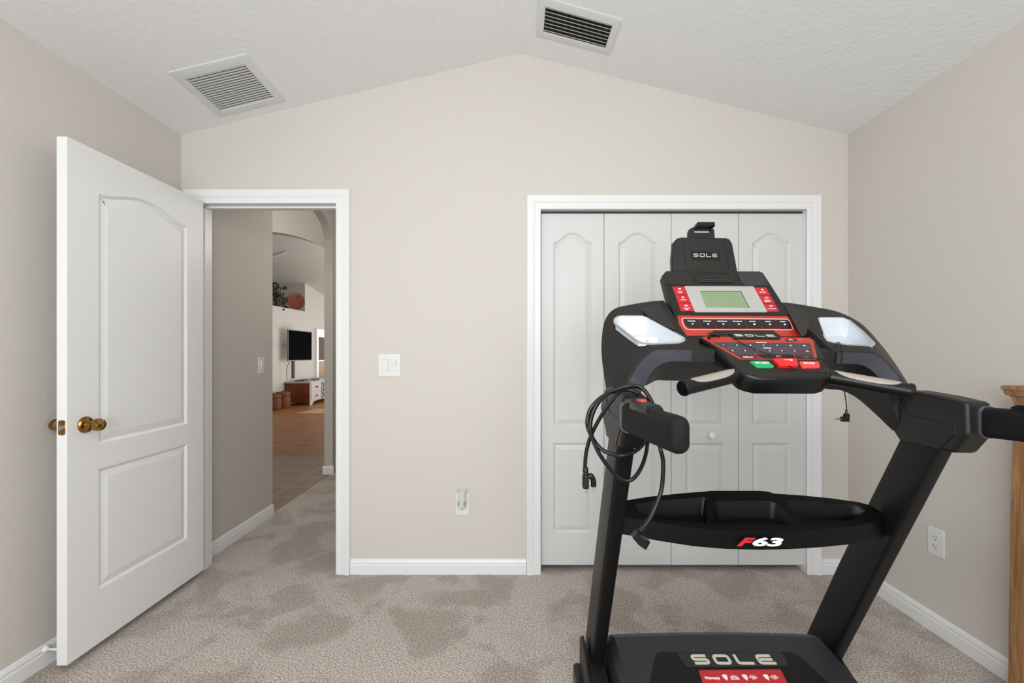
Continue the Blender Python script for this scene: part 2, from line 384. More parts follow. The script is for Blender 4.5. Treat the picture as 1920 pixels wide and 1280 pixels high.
# casings (three-step profile), jambs, baseboards
def casing(bm, x0, x1, zt, wd, left=True, right=True, y=D):
    """mitred casing around an opening; profile (offset from opening, projection)"""
    prof = [(0.0, 0.0), (0.0, 0.010), (0.006, 0.013), (wd*.38, 0.014), (wd*.45, 0.011), (wd*.5, 0.015), (wd*.72, 0.019), (wd-.006, 0.021), (wd, 0.017), (wd, 0.0)]
    rings = []
    if left: rings.append([(x0-a, y-b, 0.0) for a, b in prof])
    rings.append([(x0-a, y-b, zt+a) for a, b in prof]); rings.append([(x1+a, y-b, zt+a) for a, b in prof])
    if right: rings.append([(x1+a, y-b, 0.0) for a, b in prof])
    loft(bm, rings)
bm = B(); casing(bm, DX0+.004, DX1, DZ, 0.078); 
obj('trim_1', bm, M['trim'], ang=20, label='white moulded casing around the open doorway', cat='door casing', kind='structure')
bm = B(); casing(bm, KX0, KX1, KZ, 0.078)
obj('trim_2', bm, M['trim'], ang=20, label='white moulded casing around the closet doors', cat='door casing', kind='structure')
bm = B()
box(bm, DX0-.02, DX0, D-.004, D+WT+.004, 0, DZ+.02); box(bm, DX1, DX1+.02, D-.004, D+WT+.004, 0, DZ+.02); box(bm, DX0, DX1, D-.004, D+WT+.004, DZ, DZ+.02)
box(bm, DX0, DX0+.011, D+.04, D+.075, 0, DZ); box(bm, DX1-.011, DX1, D+.04, D+.075, 0, DZ); box(bm, DX0, DX1, D+.04, D+.075, DZ-.011, DZ)
obj('trim_3', bm, M['trim'], bevel=0.002, label='white jamb and stop inside the open doorway', cat='door jamb', kind='structure')
bm = B()
box(bm, KX0-.018, KX0, D-.004, D+WT, 0, KZ+.02); box(bm, KX1, KX1+.018, D-.004, D+WT, 0, KZ+.02); box(bm, KX0, KX1, D-.004, D+WT, KZ, KZ+.02)
obj('trim_4', bm, M['trim'], bevel=0.002, label='white jamb lining the closet opening', cat='door jamb', kind='structure')
bm = B(); box(bm, KX0+.002, KX1-.002, D+.030, D+.062, KZ-.012, KZ-.001)
for px in (1020, 1243, 1266, 1492):
    x = (px-CX)*(D+.045)/F; box(bm, x-.003, x+.003, D+.045, D+.052, KZ-.028, KZ-.012)
obj('closet_door_track', bm, M['slot'], label='dark top track and pins above the closet doors', cat='door track')
BP = [(0, 0), (.013, 0), (.013, .052), (.010, .056), (.010, .062), (.012, .066), (.007, .080), (0, .084)]
def baseboard(name, p0, p1, nrm, label, m='trim'):
    p0, p1, nrm = Vector(p0), Vector(p1), Vector(nrm)
    bm = loft(B(), [[p+nrm*a+ZP*b for a, b in BP] for p in (p0, p1)])
    return obj(name, bm, M[m], ang=20, label=label, cat='baseboard', kind='structure')
baseboard('baseboard_back', (DX1+.08, D, 0), (KX0-.08, D, 0), (0, -1, 0), 'white baseboard between doorway and closet')
baseboard('baseboard_back_right', (KX1+.08, D, 0), (XR-.013, D, 0), (0, -1, 0), 'short white baseboard right of the closet')
baseboard('baseboard_left', (XL, YB, 0), (XL, D-.03, 0), (1, 0, 0), 'white baseboard behind the open door')
baseboard('baseboard_right', (XR, YB, 0), (XR, D, 0), (-1, 0, 0), 'white baseboard along the right wall')

# ------------------------------------------------------------------ panelled doors
def panel_outline(y0, y1, z0, z1, rise=0.0, n=20):
    """z1 = shoulder height; ogee arch of given rise"""
    pts = [(y0, z0), (y1, z0)]
    if not rise: return pts+[(y1, z1), (y0, z1)]
    for k in range(n+1):
        t = k/n; x = y1+(y0-y1)*t; q = (1-abs(2*t-1))
        z = z1+rise*(0.5-0.5*math.cos(math.pi*min(1, q*1.08)))**0.9
        pts.append((x, z))
    return pts
def paneled_leaf(name, pl, w_, h0, h1, th, panels, m, parent=None, **kw):
    """slab in plane pl (a across 0..w_, b=height); panels moulded into its +n face"""
    bm = loft(B(), [[pl.at(a, b, h) for a, b in ((0, h0), (w_, h0), (w_, h1), (0, h1))] for h in (-th, 0)])
    cuts = []; raised = []
    for pn, mw in panels:
        o0 = pn; o1 = offset(pn, 0.010*mw)
        e0 = offset(pn, -0.002)
        cuts.append(loft(B(), [[pl.at(a, b, -0.009) for a, b in offset(pn, 0.014*mw)], [pl.at(a, b, -0.007) for a, b in o1], [pl.at(a, b, -0.0035) for a, b in offset(pn, 0.006*mw)], [pl.at(a, b, 0.0) for a, b in o0], [pl.at(a, b, 0.004) for a, b in e0]]))
        raised.append((offset(pn, 0.0135*mw), offset(pn, 0.042*mw)))
    o = obj(name, bm, m, parent, cut=cuts, ang=12, **kw)
    me = o.data; b2 = B(); b2.from_mesh(me); base = WL[o]
    for r0, r1 in raised:
        loft(b2, [[pl.at(a, b, -0.0092)-base for a, b in r0], [pl.at(a, b, -0.0075)-base for a, b in r0], [pl.at(a, b, -0.0012)-base for a, b in r1]])
    bmesh.ops.recalc_face_normals(b2, faces=b2.faces)
    for f in b2.faces: f.smooth = True
    for e in b2.edges:
        if len(e.link_faces) == 2: e.smooth = e.calc_face_angle(0) < math.radians(12)
    b2.to_mesh(me); b2.free()
    return o
# open bedroom door, swung 90 degrees into the room
DL = 1.750; DFX = -1.723; dpl = Plane((DFX, DL, 0), (0, 1, 0), (0, 0, 1))   # faces +X
leafroot = thing('door_1', (DFX-.02, 2.51, 0.037), 'white two-panel door standing open on the left', 'door', kind='structure')
pans = [(panel_outline(.134, .640, .861, 1.897, .050), 1.0), (panel_outline(.134, .640, .258, .757), 1.0)]
paneled_leaf('door_leaf', dpl, 0.765, 0.037, 2.070, 0.040, pans, M['door'], leafroot)
KZ0 = CZ-(797-CY)*1.81/F
ky = F*1.727/(CX-158); 
bm = lathe(B(), [(.033, 0), (.033, .004), (.029, .009), (.016, .012), (.012, .022), (.012, .030), (.0175, .034), (.0245, .044), (.0255, .054), (.022, .066), (.013, .073), (.002, .075)], (DFX, ky, KZ0), (1, 0, 0), 32)
obj('door_knob', bm, M['brass'], leafroot, label='egg-shaped aged brass knob')
bm = lathe(B(), [(.033, 0), (.033, .004), (.029, .009), (.012, .012), (.012, .022), (.0245, .060), (.0255, .072), (.020, .088), (.002, .096)], (DFX-.040, ky, KZ0), (-1, 0, 0), 32)
obj('door_knob', bm, M['brass'], leafroot, label='aged brass knob on the wall side')
lp = Plane((DFX-.020, DL, KZ0), (1, 0, 0), (0, 0, 1))
bm = loft(B(), [[lp.at(a, b, h) for a, b in rrect(.026, .057, .006)] for h in (0, .0015)])
lat = obj('latch_plate', bm, M['brass'], leafroot)
bm = loft(B(), [[lp.at(a, b, .0014) for a, b in rrect(.018, .018, .003)], [lp.at(a*.9+.001, b*.9, .011) for a, b in rrect(.012, .018, .003)]])
obj('latch_bolt', bm, M['steel'], lat, label='steel latch bolt')
for b_ in (-.021, .021):
    obj('screw', lathe(B(), [(.003, 0), (.0028, .0008), (.0001, .001)], lp.at(0, b_, .0015), (0, -1, 0), 10), M['brass'], lat)
for z in (0.30, 1.05, 1.85):
    bm = lathe(B(), [(.007, 0), (.007, .09)], (DFX-.043, 2.522, z), (0, 0, 1), 12)
    obj('hinge', bm, M['brass'], leafroot)
# bifold closet doors
KY = 2.580; kpl0 = Plane((0, KY, 0), (1, 0, 0), (0, 0, 1))
edges = [1014.5, 1132.5, 1258.5, 1384.5, 1507]
ex = [(p-CX)*KY/F for p in edges]
zt = CZ+(658-397)*KY/F; zb = CZ-(1058.5-658)*KY/F
croot = thing('door_2', ((KX0+KX1)/2, KY, zb), 'white four-panel folding closet doors behind the treadmill', 'door', kind='structure')
for i in range(4):
    g0 = .0015; x0, x1 = ex[i]+g0, ex[i+1]-g0; ww = x1-x0
    pl = Plane((x0, KY, 0), (1, 0, 0), (0, 0, 1))
    a0 = (ww-.218)/2; 
    pans = [(panel_outline(a0, a0+.218, .821, 1.862, .054), .85), (panel_outline(a0, a0+.218, .218, .724), .85)]
    lf = paneled_leaf('folding_panel', pl, ww, zb, zt, .030, pans, M['closet'], croot)
    if i in (1, 2):
        kx = (1332.5-CX)*KY/F if i == 2 else 2*ex[2]-(1332.5-CX)*KY/F
        obj('knob', lathe(B(), [(.010, 0), (.008, .006), (.009, .012), (.018, .017), (.020, .024), (.016, .031), (.002, .034)], (kx, KY, CZ-(815-CY)*KY/F), (0, -1, 0), 24), M['door'], lf)

# ------------------------------------------------------------------ ceiling vents
cl = Plane((XL, 0, EZ), (RX-XL, 0, RZ-EZ), (0, -1, 0)); cl.n = cl.ex.cross(cl.ey)
if cl.n.z > 0: cl.ey = -cl.ey; cl.n = cl.ex.cross(cl.ey)
cr = Plane((RX, 0, RZ), (XR-RX, 0, EZ-RZ), (0, -1, 0))
if cr.n.z > 0: cr.ey = -cr.ey; cr.n = cr.ex.cross(cr.ey)
def bil(q, s, t):
    q = [Vector(p) for p in q]; return (q[0]*(1-s)+q[1]*s)*(1-t)+(q[3]*(1-s)+q[2]*s)*t
def vent(name, pl, corners, fi, nsl, label, tilt, dark, lean):
    q = [pl.ab(*c) for c in corners]
    t = thing(name, pl.at(*bil(q, .5, .5), 0), label, 'air vent')
    # frame: bevelled ring
    def ring(m_, h):
        return [pl.at(*bil(q, s, u), h) for s, u in ((m_[0], m_[1]), (1-m_[0], m_[1]), (1-m_[0], 1-m_[1]), (m_[0], 1-m_[1]))]
    rr = [ring((0, 0), -.001), ring((0, 0), .003), ring((fi[0]*.35, fi[1]*.35), .007), ring(fi, .008), ring(fi, -.001)]
    obj('frame', loft(B(), rr+[rr[0]], caps=False), M['vent'], t, ang=15)
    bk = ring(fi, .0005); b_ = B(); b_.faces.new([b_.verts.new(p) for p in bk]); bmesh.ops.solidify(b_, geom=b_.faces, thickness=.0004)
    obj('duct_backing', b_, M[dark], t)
    for k in range(nsl):
        u0 = fi[1]+(1-2*fi[1])*(k+.12)/nsl; u1 = fi[1]+(1-2*fi[1])*(k+tilt)/nsl
        b_ = B(); s0, s1 = fi[0]+.004, 1-fi[0]-.004
        h0, h1 = (.0065, .0035) if lean > 0 else (.0075, .0015)
        pts = [pl.at(*bil(q, s0, u0), h0), pl.at(*bil(q, s1, u0), h0), pl.at(*bil(q, s1, u1), h1), pl.at(*bil(q, s0, u1), h1)]
        prism(b_, pts, pl.n*.0009)
        obj('slat', b_, M['vent'], t)
    for s, u in ((fi[0]*.5, .5), (1-fi[0]*.5, .5)):
        obj('screw', lathe(B(), [(.004, 0), (.003, .0015), (.0002, .002)], pl.at(*bil(q, s, u), .006), pl.n, 10), M['vent'], t)
    return t
vent('return_air_grille', cl, [(315, 135), (462, 100), (537, 188), (411, 219)], (.11, .13), 16, 'large square white louvred grille on the left ceiling slope', .99, 'ventshade', 1)
vent('supply_air_register', cr, [(1009.5, -9), (1168, 36), (1145, 103), (1005, 66)], (.095, .17), 7, 'small rectangular vent with dark slots near the ceiling ridge', .62, 'ventdark', -1)

# ------------------------------------------------------------------ wall plates
def screw_on(pl, a, b, par, h=.006):
    obj('screw', lathe(B(), [(.0032, 0), (.0028, .0008), (.0003, .001)], pl.at(a, b, h), pl.n, 10), M['plate'], par)
def wallplate(name, pl, w_, h_, label, cat):
    t = thing(name, pl.o, label, cat)
    obj('cover_plate', loft(B(), [[pl.at(a, b, h) for a, b in rrect(w_-dd, h_-dd, .004)] for h, dd in ((0, 0), (.003, 0), (.0058, .004))]), M['plate'], t)
    return t
def receptacle(pl, t, b0):
    obj('socket', loft(B(), [[pl.at(a, b+b0, h) for a, b in rrect(.034, .028, .010)] for h in (.005, .0075)]), M['plate'], t)
    bm = B()
    for a, hh in ((-.0063, .0085), (.0063, .007)): loft(bm, [[pl.at(a+x, b0+.003+y, h) for x, y in rrect(.0022, hh, .0008, 2)] for h in (.0073, .0079)])
    loft(bm, [[pl.at(x, b0-.008+y, h) for x, y in rrect(.005, .005, .0024, 4)] for h in (.0073, .0079)])
    obj('slots', bm, M['slot'], t)
wy = D
def onback(px, py): return Plane(P3(px, py, wy), (1, 0, 0), (0, 0, 1))
pl = onback(730.5, 684.5)
sw = wallplate('light_switch', pl, .124, .124, 'double white rocker switch plate beside the doorway', 'light switch')
for a, tl in ((-.023, .0), (.023, .0)):
    obj('rocker_frame', loft(B(), [[pl.at(a+x, y, h) for x, y in rrect(.037, .070, .002)] for h in (.005, .0068)]), M['plate'], sw)
for a in (-.023, .023): obj('rocker_gap_shade', loft(B(), [[pl.at(a+x, y, h) for x, y in rrect(.0335, .0665, .001)] for h in (.006, .0071)]), M['gap'], sw)  # grey plate drawn as the shaded gap at each rocker
bm = loft(B(), [[pl.at(-.023+x, y, .0080+(.002 if y > 0 else .0005) if k else .006) for x, y in rrect(.031, .064, .001)] for k in (0, 1)]); obj('rocker', bm, M['plate'], sw)
obj('dimmer_track', loft(B(), [[pl.at(.023+x, y, h) for x, y in rrect(.0315, .0645, .001)] for h in (.006, .0078)]), M['plate'], sw)
bm = loft(B(), [[pl.at(.023+x, .017+y, h) for x, y in rrect(.027, .029, .002)] for h in (.006, .015)]); obj('dimmer_slide', bm, M['plate'], sw, bevel=.001)
for a in (-.023, .023):
    for b in (-.049, .049): screw_on(pl, a, b, sw)
pl = onback(867.5, 944.5)
ot = wallplate('wall_outlet', pl, .076, .122, 'white outlet plate with a night light plugged in', 'power outlet')
receptacle(pl, ot, -.0195); receptacle(pl, ot, .0195)
# plug-in night light
nl = thing('night_light', pl.at(0, .035, .03), 'small clear plug-in night light above the outlet by the doorway', 'night light')
c = pl.at(-.001, .0, .030)
def elps(cx, cy, cz_, rx, ry, n=20): return [Vector((cx+rx*math.cos(2*math.pi*k/n), cy+ry*math.sin(2*math.pi*k/n), cz_)) for k in range(n)]
bz = pl.o.z
obj('base', loft(B(), [elps(c.x, c.y, bz-.014, .012, .010), elps(c.x, c.y, bz-.008, .021, .018), elps(c.x, c.y, bz+.008, .025, .021), elps(c.x, c.y, bz+.028, .022, .020)]), M['clear'], nl)
obj('shade', loft(B(), [elps(c.x, c.y, bz+.028, .021, .018), elps(c.x, c.y, bz+.060, .019, .018), elps(c.x, c.y, bz+.085, .026, .022), elps(c.x, c.y, bz+.087, .024, .020), elps(c.x, c.y, bz+.062, .017, .016)]), M['clear'], nl)
for xa, xb in ((-.020, -.015), (.013, .019)): obj('contact', box(B(), c.x+xa, c.x+xb, c.y-.024, c.y-.004, bz+.006, bz+.026), M['steel'], nl)
bm = B(); box(bm, c.x-.012, c.x+.012, c.y, pl.o.y-.006, bz-.006, bz+.016); obj('plug', bm, M['plate'], nl, bevel=.002)
# right wall outlet
ry = F*(XR)/(1756.5-CX)
pl = Plane((XR, ry, CZ-(1016-CY)*ry/F), (0, -1, 0), (0, 0, 1))
ot = wallplate('wall_outlet', pl, .077, .122, 'white duplex outlet low on the right wall', 'power outlet')
receptacle(pl, ot, -.0195); receptacle(pl, ot, .0195); screw_on(pl, 0, 0, ot)
# door stop on the left baseboard
sy = 1.80
ds = thing('door_stop', (XL+.013, sy, .075), 'white spring door stop behind the open door', 'door stop')
obj('mount', lathe(B(), [(.014, 0), (.012, .006), (.007, .010)], (XL+.012, sy, .068), (1, 0, 0), 16), M['trim'], ds)
obj('rod', tube(B(), crom([(XL+.02, sy, .068), (XL+.05, sy-.01, .073), (XL+.095, sy-.01, .072)], 5), .0045), M['trim'], ds)

# ------------------------------------------------------------------ hallway, foyer and living room beyond
HX = -1.845; HXo = -1.93; HY0 = 3.46; HY1 = 4.60
bm = box(B(), HXo, HX, D+WT, HY0, 0, 3.0); box(bm, HXo, HX, HY1, 6.2, 0, 3.0)
N_ = 24; arc = [(HY0+(HY1-HY0)*k/N_, 2.373+.25*math.sqrt(max(0, 1-(2*k/N_-1)**2))) for k in range(N_+1)]
prism(bm, [(HXo, HY0, 3.0)]+[(HXo, y, z) for y, z in arc]+[(HXo, HY1, 3.0)], (HX-HXo, 0, 0))
obj('wall_hallway', bm, M['hall'], label='taupe hallway wall with an arched opening', cat='wall', kind='structure')
bm = box(B(), -.62, -.5, D+WT, 6.2, 0, 3.0); box(bm, HXo, -.5, 6.1, 6.2, 0, 3.0); obj('wall_hallway_right', bm, M['hall'], label='hallway wall hidden past the doorway', cat='wall', kind='structure')
bm = box(B(), HXo, -.5, D+WT, 6.2, 2.75, 2.85); obj('ceiling_hallway', bm, M['hall'], label='hallway ceiling', cat='ceiling', kind='structure')
baseboard('baseboard_hallway', (HX, D+WT, 0), (HX, HY0, 0), (1, 0, 0), 'white baseboard along the hallway wall')
baseboard('baseboard_jamb', (HX+.013, HY1, 0), (HXo-.013, HY1, 0), (0, -1, 0), 'white baseboard around the arch pier')
# foyer
bm = box(B(), -6.5, HX-.02, D+WT, 5.39, -.05, .001); obj('floor_tile', bm, M['tile'], label='taupe tiled foyer floor past the arch', cat='floor', kind='structure')
bm = box(B(), -9.5, HXo+.02, 5.39, 16, -.05, .002); obj('floor_plank', bm, M['plank'], label='warm brown wood floor of the living room', cat='floor', kind='structure')
bm = box(B(), -4.4, HXo, D+WT-.1, 5.39, 3.05, 3.15); obj('ceiling_foyer', bm, M['living'], label='foyer ceiling', cat='ceiling', kind='structure')
bm = box(B(), -4.5, -4.4, D, 5.39, 0, 3.15); box(bm, -4.4, HXo, D, D+WT, 0, 3.15); obj('wall_foyer_left', bm, M['hall'], label='foyer walls out of sight', cat='wall', kind='structure')
bm = B(); c0, a_, zs, b_ = -3.1, 1.0, 2.2, .47
arc = [(c0+a_-2*a_*k/32, zs+b_*math.sqrt(max(0, 1-(1-2*k/32)**2))) for k in range(33)]
prism(bm, [(HXo, 5.39, 0), (HXo, 5.39, 4.2), (-9.5, 5.39, 4.2), (-9.5, 5.39, 0), (c0-a_, 5.39, 0)]+[(x, 5.39, z) for x, z in arc[::-1]]+[(c0+a_, 5.39, 0)], (0, .15, 0))
obj('wall_foyer', bm, M['hall'], label='wall with a wide arch into the living room', cat='wall', kind='structure')
# living room left wall with a plant ledge
LX = -5.28; LZ = 2.24; LY = 11.43
bm = box(B(), LX-.9, LX, LY, 16, LZ, 4.2); obj('wall_living_upper', bm, M['living'], label='pale upper wall right of the plant ledge', cat='wall', kind='structure')
bm = box(B(), LX-1.0, LX-.9, 5.5, 16, 0, 4.2); obj('wall_living_recess', bm, M['living'], label='pale wall behind the plant ledge', cat='wall', kind='structure')
bm = box(B(), LX-.9, LX, 5.5, 16, LZ-.12, LZ); obj('trim_ledge', bm, M['living'], label='high plant ledge in the living room', cat='ledge', kind='structure')
bm = box(B(), LX-.12, LX, 5.5, 16, 0, LZ-.12)
obj('wall_living', bm, M['living'], label='pale living room wall with a plant ledge above the television', cat='wall', kind='structure')
bm = box(B(), LX-1, 0.4, 15.9, 16, 0, 4.2); box(bm, 0.3, 0.4, 5.54, 16, 0, 4.2); box(bm, HXo, .4, 6.2, 6.3, 0, 4.2)
obj('wall_living_far', bm, M['living'], label='living room walls out of sight', cat='wall', kind='structure')
def lcz(y): return 2.95-.148*(y-11.43)
bm = B(); prism(bm, [(LX-1.2, 5.4, lcz(5.4)), (LX-1.2, 16, lcz(16)), (LX-1.2, 16, lcz(16)+.1), (LX-1.2, 5.4, lcz(5.4)+.1)], (LX*-1+1.7, 0, 0))
obj('ceiling_living', bm, M['living'], label='sloping living room ceiling', cat='ceiling', kind='structure')
# ceiling vent in living room
lc = Plane((-4, 11.43, 2.95), (1, 0, 0), (0, -1, .148))
if lc.n.z > 0: lc.ey = -lc.ey; lc.n = lc.ex.cross(lc.ey)
bm = plate(B(), lc, [(505, 480), (536, 470), (544, 473), (514, 483)], 0, .01)
lv = obj('ceiling_vent', bm, M['living'], label='small grey ceiling vent in the living room', cat='air vent')
bm = plate(B(), lc, [(509, 479), (534, 471.2), (540, 473.4), (515, 481.4)], .01, .013); obj('grille', bm, M['vent'], lv)
# television on a wall arm, angled
def TVp(px, py, Y): return P3(px, py, Y)
tv = thing('television', TVp(562, 646, 10.5), 'black flat television angled out from the living room wall', 'television')
a = TVp(540, 617, 10.2); b = TVp(585, 622, 10.7); c = TVp(585, 675.5, 10.7); d = TVp(540, 676.5, 10.2)
nn = (b-a).cross(d-a).normalized(); nn = nn if nn.y > 0 else -nn
obj('housing', prism(B(), [a, b, c, d], nn*.04), M['tvrim'], tv)
def shr(q, k):
    ce = sum(q, Vector())/4; return [ce+(p-ce)*k for p in q]
obj('screen', prism(B(), [p-nn*.003 for p in shr([a, b, c, d], .95)], nn*.004), M['tvblack'], tv)
md = (a+c)/2; obj('wall_arm', tube(B(), [md+nn*.04, Vector((LX, md.y+.3, md.z))], .03, 8), M['slot'], tv)
bm = B(); x, y, z0_, z1_ = LX+.01, F*5.27/(CX-549.5), .55, CZ-(677-CY)*10.7/F
box(bm, LX, LX+.03, y-.05, y+.05, .60, z1_+.1); obj('cable_cover', bm, M['slot'], label='dark vertical cable channel under the television', cat='cable channel')
bm = tube(B(), crom([TVp(542, 678, 10.25), TVp(538.5, 690, 10.25), TVp(537.5, 703, 10.25), TVp(538, 713, 10.25)], 5), .006, 6); obj('cord', bm, M['ventdark'], tv)
# dresser against the living room wall
YD = 10.4; sc = YD/F
x0 = (535-CX)*sc; x1 = (580-CX)*sc; ztop = CZ-(716.5-CY)*sc; zbt = CZ-(760-CY)*sc
ylen = 2.1
dr = thing('dresser', ((x0+x1)/2, YD+ylen/2, 0), 'long low dresser with wooden side and pale grey drawer front', 'dresser')
bm = B(); prism(bm, [(x0, YD, .06), (x0, YD, ztop), (x1, YD, ztop), (x1, YD, 0), (x1-.05, YD, 0), (x1-.12, YD, .07)], (0, .03, 0)); obj('side_panel', bm, M['dresser_wood'], dr)
obj('carcass', box(B(), x0, x1, YD+.03, YD+ylen, .09, ztop-.02), M['dresser_wood'], dr)
obj('top', box(B(), x0-.01, x1+.03, YD-.01, YD+ylen, ztop-.02, ztop+.012), M['grey_paint'], dr)
fp = Plane((x1+.02, YD, 0), (0, 1, 0), (0, 0, 1))
fr = obj('front_frame', box(B(), x1, x1+.02, YD, YD+ylen, .09, ztop-.02), M['grey_paint'], dr)
obj('leg', prism(B(), [(x1, YD, 0), (x1, YD, .09), (x1, YD+.35, .09), (x1, YD+.18, .07), (x1, YD+.08, .0)], (.02, 0, 0)), M['grey_paint'], dr)
zh = (ztop-.02-.10)/2
for k in range(2):
    z0_ = .105+k*zh
    dw = obj('drawer', box(B(), x1+.02, x1+.032, YD+.04, YD+.52, z0_+.01, z0_+zh-.01), M['grey_paint'], dr, bevel=.003)
    obj('drawer_knob', lathe(B(), [(.012, 0), (.010, .015), (.024, .025), (.022, .038), (.002, .042)], (x1+.032, YD+.28, z0_+zh/2), (1, 0, 0), 12), M['slot'], dw)
dw = obj('fretwork_door', box(B(), x1+.021, x1+.026, YD+.60, YD+1.25, .12, ztop-.04), M['slot'], dr)
bm = B()
for k in range(6): box(bm, x1+.026, x1+.036, YD+.60+.115*k, YD+.635+.115*k, .11, ztop-.035)
for z_ in (.11, .24, ztop-.19, ztop-.06): box(bm, x1+.026, x1+.036, YD+.6, YD+1.25, z_, z_+.03)
obj('fretwork', bm, M['grey_paint'], dw)
obj('rear_section', box(B(), x1+.02, x1+.03, YD+1.30, YD+ylen, .10, ztop-.03), M['grey_paint'], dr)
bm = box(B(), x1-.42, x1-.20, YD+.15, YD+.40, ztop+.012, ztop+.035); box(bm, x1-.33, x1-.22, YD+.25, YD+.5, ztop+.035, ztop+.045); obj('remote_tray', bm, M['dresser_wood'], label='small dark tray on the dresser top', cat='tray')
bm = box(B(), x1-.22, x1+.0, YD+.55, YD+1.1, ztop+.012, ztop+.06); pr = obj('media_player', bm, M['bluebox'], bevel=.004, label='flat silver media box on the dresser', cat='media player')
for yy in (.7, .95): obj('button', lathe(B(), [(.012, 0), (.01, .006)], (x1, YD+yy, ztop+.037), (1, 0, 0), 10), M['slot'], pr)
# wicker baskets
def basket(cx, cy, r, h, label):
    t = thing('wicker_basket', (cx, cy, 0), label, 'basket', 'wicker baskets beside the dresser')
    obj('body', lathe(B(), [(r*.8, .003), (r*.95, h*.15), (r, h*.4), (r*.97, h*.68), (r*.86, h*.76)], (cx, cy, 0), (0, 0, 1), 20), M['wicker'], t)
    obj('lid', lathe(B(), [(r*.88, h*.76), (r*1.0, h*.79), (r*1.0, h*.90), (r*.85, h), (.01, h*1.02)], (cx, cy, 0), (0, 0, 1), 20), M['wicker'], t)
    obj('lid_knob', lathe(B(), [(r*.15, h*1.02), (r*.15, h*1.07)], (cx, cy, 0), (0, 0, 1), 10), M['slot'], t)
    return t
g = P3(530.5, 763.0, 9.95); basket(g.x, 9.95, .15, .355, 'wicker basket touching the dresser side, the right one')
g = P3(512, 768, 9.6); basket(g.x, 9.62, .15, .33, 'wicker basket half hidden by the hallway corner, the left one')
bm = plate(B(), Plane((0, 9, .004), (1, 0, 0), (0, 1, 0)), [(553, 775.5), (575, 771), (592, 766.5), (640, 766), (700, 776), (640, 776)], 0, .008); obj('area_rug', bm, M['rug'], label='beige rug edge on the wood floor', cat='rug')
# plant and plate on the ledge
bm = B(); pc = P3(516, 562, 10.6)
random.seed(3)
for k in range(420):
    a_ = random.uniform(0, 6.28); r_ = random.gauss(0, .16); c_ = Vector((LX-.18+random.gauss(0, .10), 10.15+random.gauss(0, .22), LZ+.22+random.gauss(0, .13)))
    if c_.z < LZ-.05: c_.z = LZ+.1
    if c_.x > LX-.02 and c_.z < LZ: c_.x = LX+.02
    u = Vector((random.gauss(0, 1), random.gauss(0, 1), random.gauss(0, 1))).normalized(); v = u.orthogonal().normalized(); ln = random.uniform(.06, .11)
    ww = u.cross(v)*.002; v = v*1.5
    prism(bm, [c_, c_+u*ln*.5+v*ln*.25, c_+u*ln, c_+u*ln*.5-v*ln*.25], ww)
pt = thing('potted_plant', (LX-.18, 10.15, LZ), 'leafy green plant on the high ledge above the television', 'plant')
obj('foliage', bm, M['leaf'], pt); obj('pot', lathe(B(), [(.07, .0), (.09, .12), (.08, .12)], (LX-.18, 10.15, LZ), (0, 0, 1), 14), M['terracotta'], pt)
pc = P3(554, 563, 10.95)
pn = Vector((.75, -.66, .12)).normalized()
dp = thing('decorative_plate', (pc.x, pc.y, LZ), 'round carved terracotta plate standing on the high ledge', 'decorative plate')
RR = .205; pc.z = LZ+RR*.99+.004
obj('plate_disc', lathe(B(), [(.02, -.01), (RR*.7, -.005), (RR, .025), (RR, .035), (RR*.8, .018), (.01, .012)], pc, pn, 32), M['terracotta'], dp)
obj('stand', tube(B(), [pc-pn*.05+Vector((0, 0, -RR*.9)), pc+pn*.05+Vector((0, 0, -RR*.985+.006))], .008, 6), M['brass'], dp)
# french window beside the television
y0_ = F*5.28/(CX-590.5); y1_ = y0_+.95; z0_ = 0.01; z1_ = CZ-(616-CY)*y0_/F
wd_ = thing('window_1', (LX, (y0_+y1_)/2, 0), 'white framed glazed door beside the television', 'window', kind='structure')
bm = B()
for (ya, yb, za, zb_) in ((y0_, y0_+.12, z0_, z1_), (y1_-.12, y1_, z0_, z1_), (y0_+.12, y1_-.12, z1_-.1, z1_), (y0_+.12, y1_-.12, z0_, .2)): box(bm, LX, LX+.05, ya, yb, za, zb_)
obj('window_frame', bm, M['trim'], wd_)
obj('pane', box(B(), LX+.005, LX+.012, y0_+.1, y1_-.1, .2, z1_-.1), M['glass'], wd_)
obj('lower_panel', box(B(), LX+.012, LX+.02, y0_+.1, y1_-.1, .2, .98), M['oak'], wd_)
obj('curtain', box(B(), LX+.012, LX+.03, y0_+.2, y1_-.15, 1.0, 1.62), M['drape'], wd_)
# hallway switch
py_ = F*(-HX)/(CX-489.5); pl = Plane((HX, py_, CZ-(685-CY)*py_/F), (0, 1, 0), (0, 0, 1))
sw = wallplate('light_switch', pl, .075, .122, 'single white switch plate on the hallway wall', 'light switch')
bm = loft(B(), [[pl.at(x, y, .005 if k == 0 else (.009 if y < 0 else .015)) for x, y in rrect(.028, .066, .001)] for k in (0, 1)]); obj('rocker', bm, M['plate'], sw)

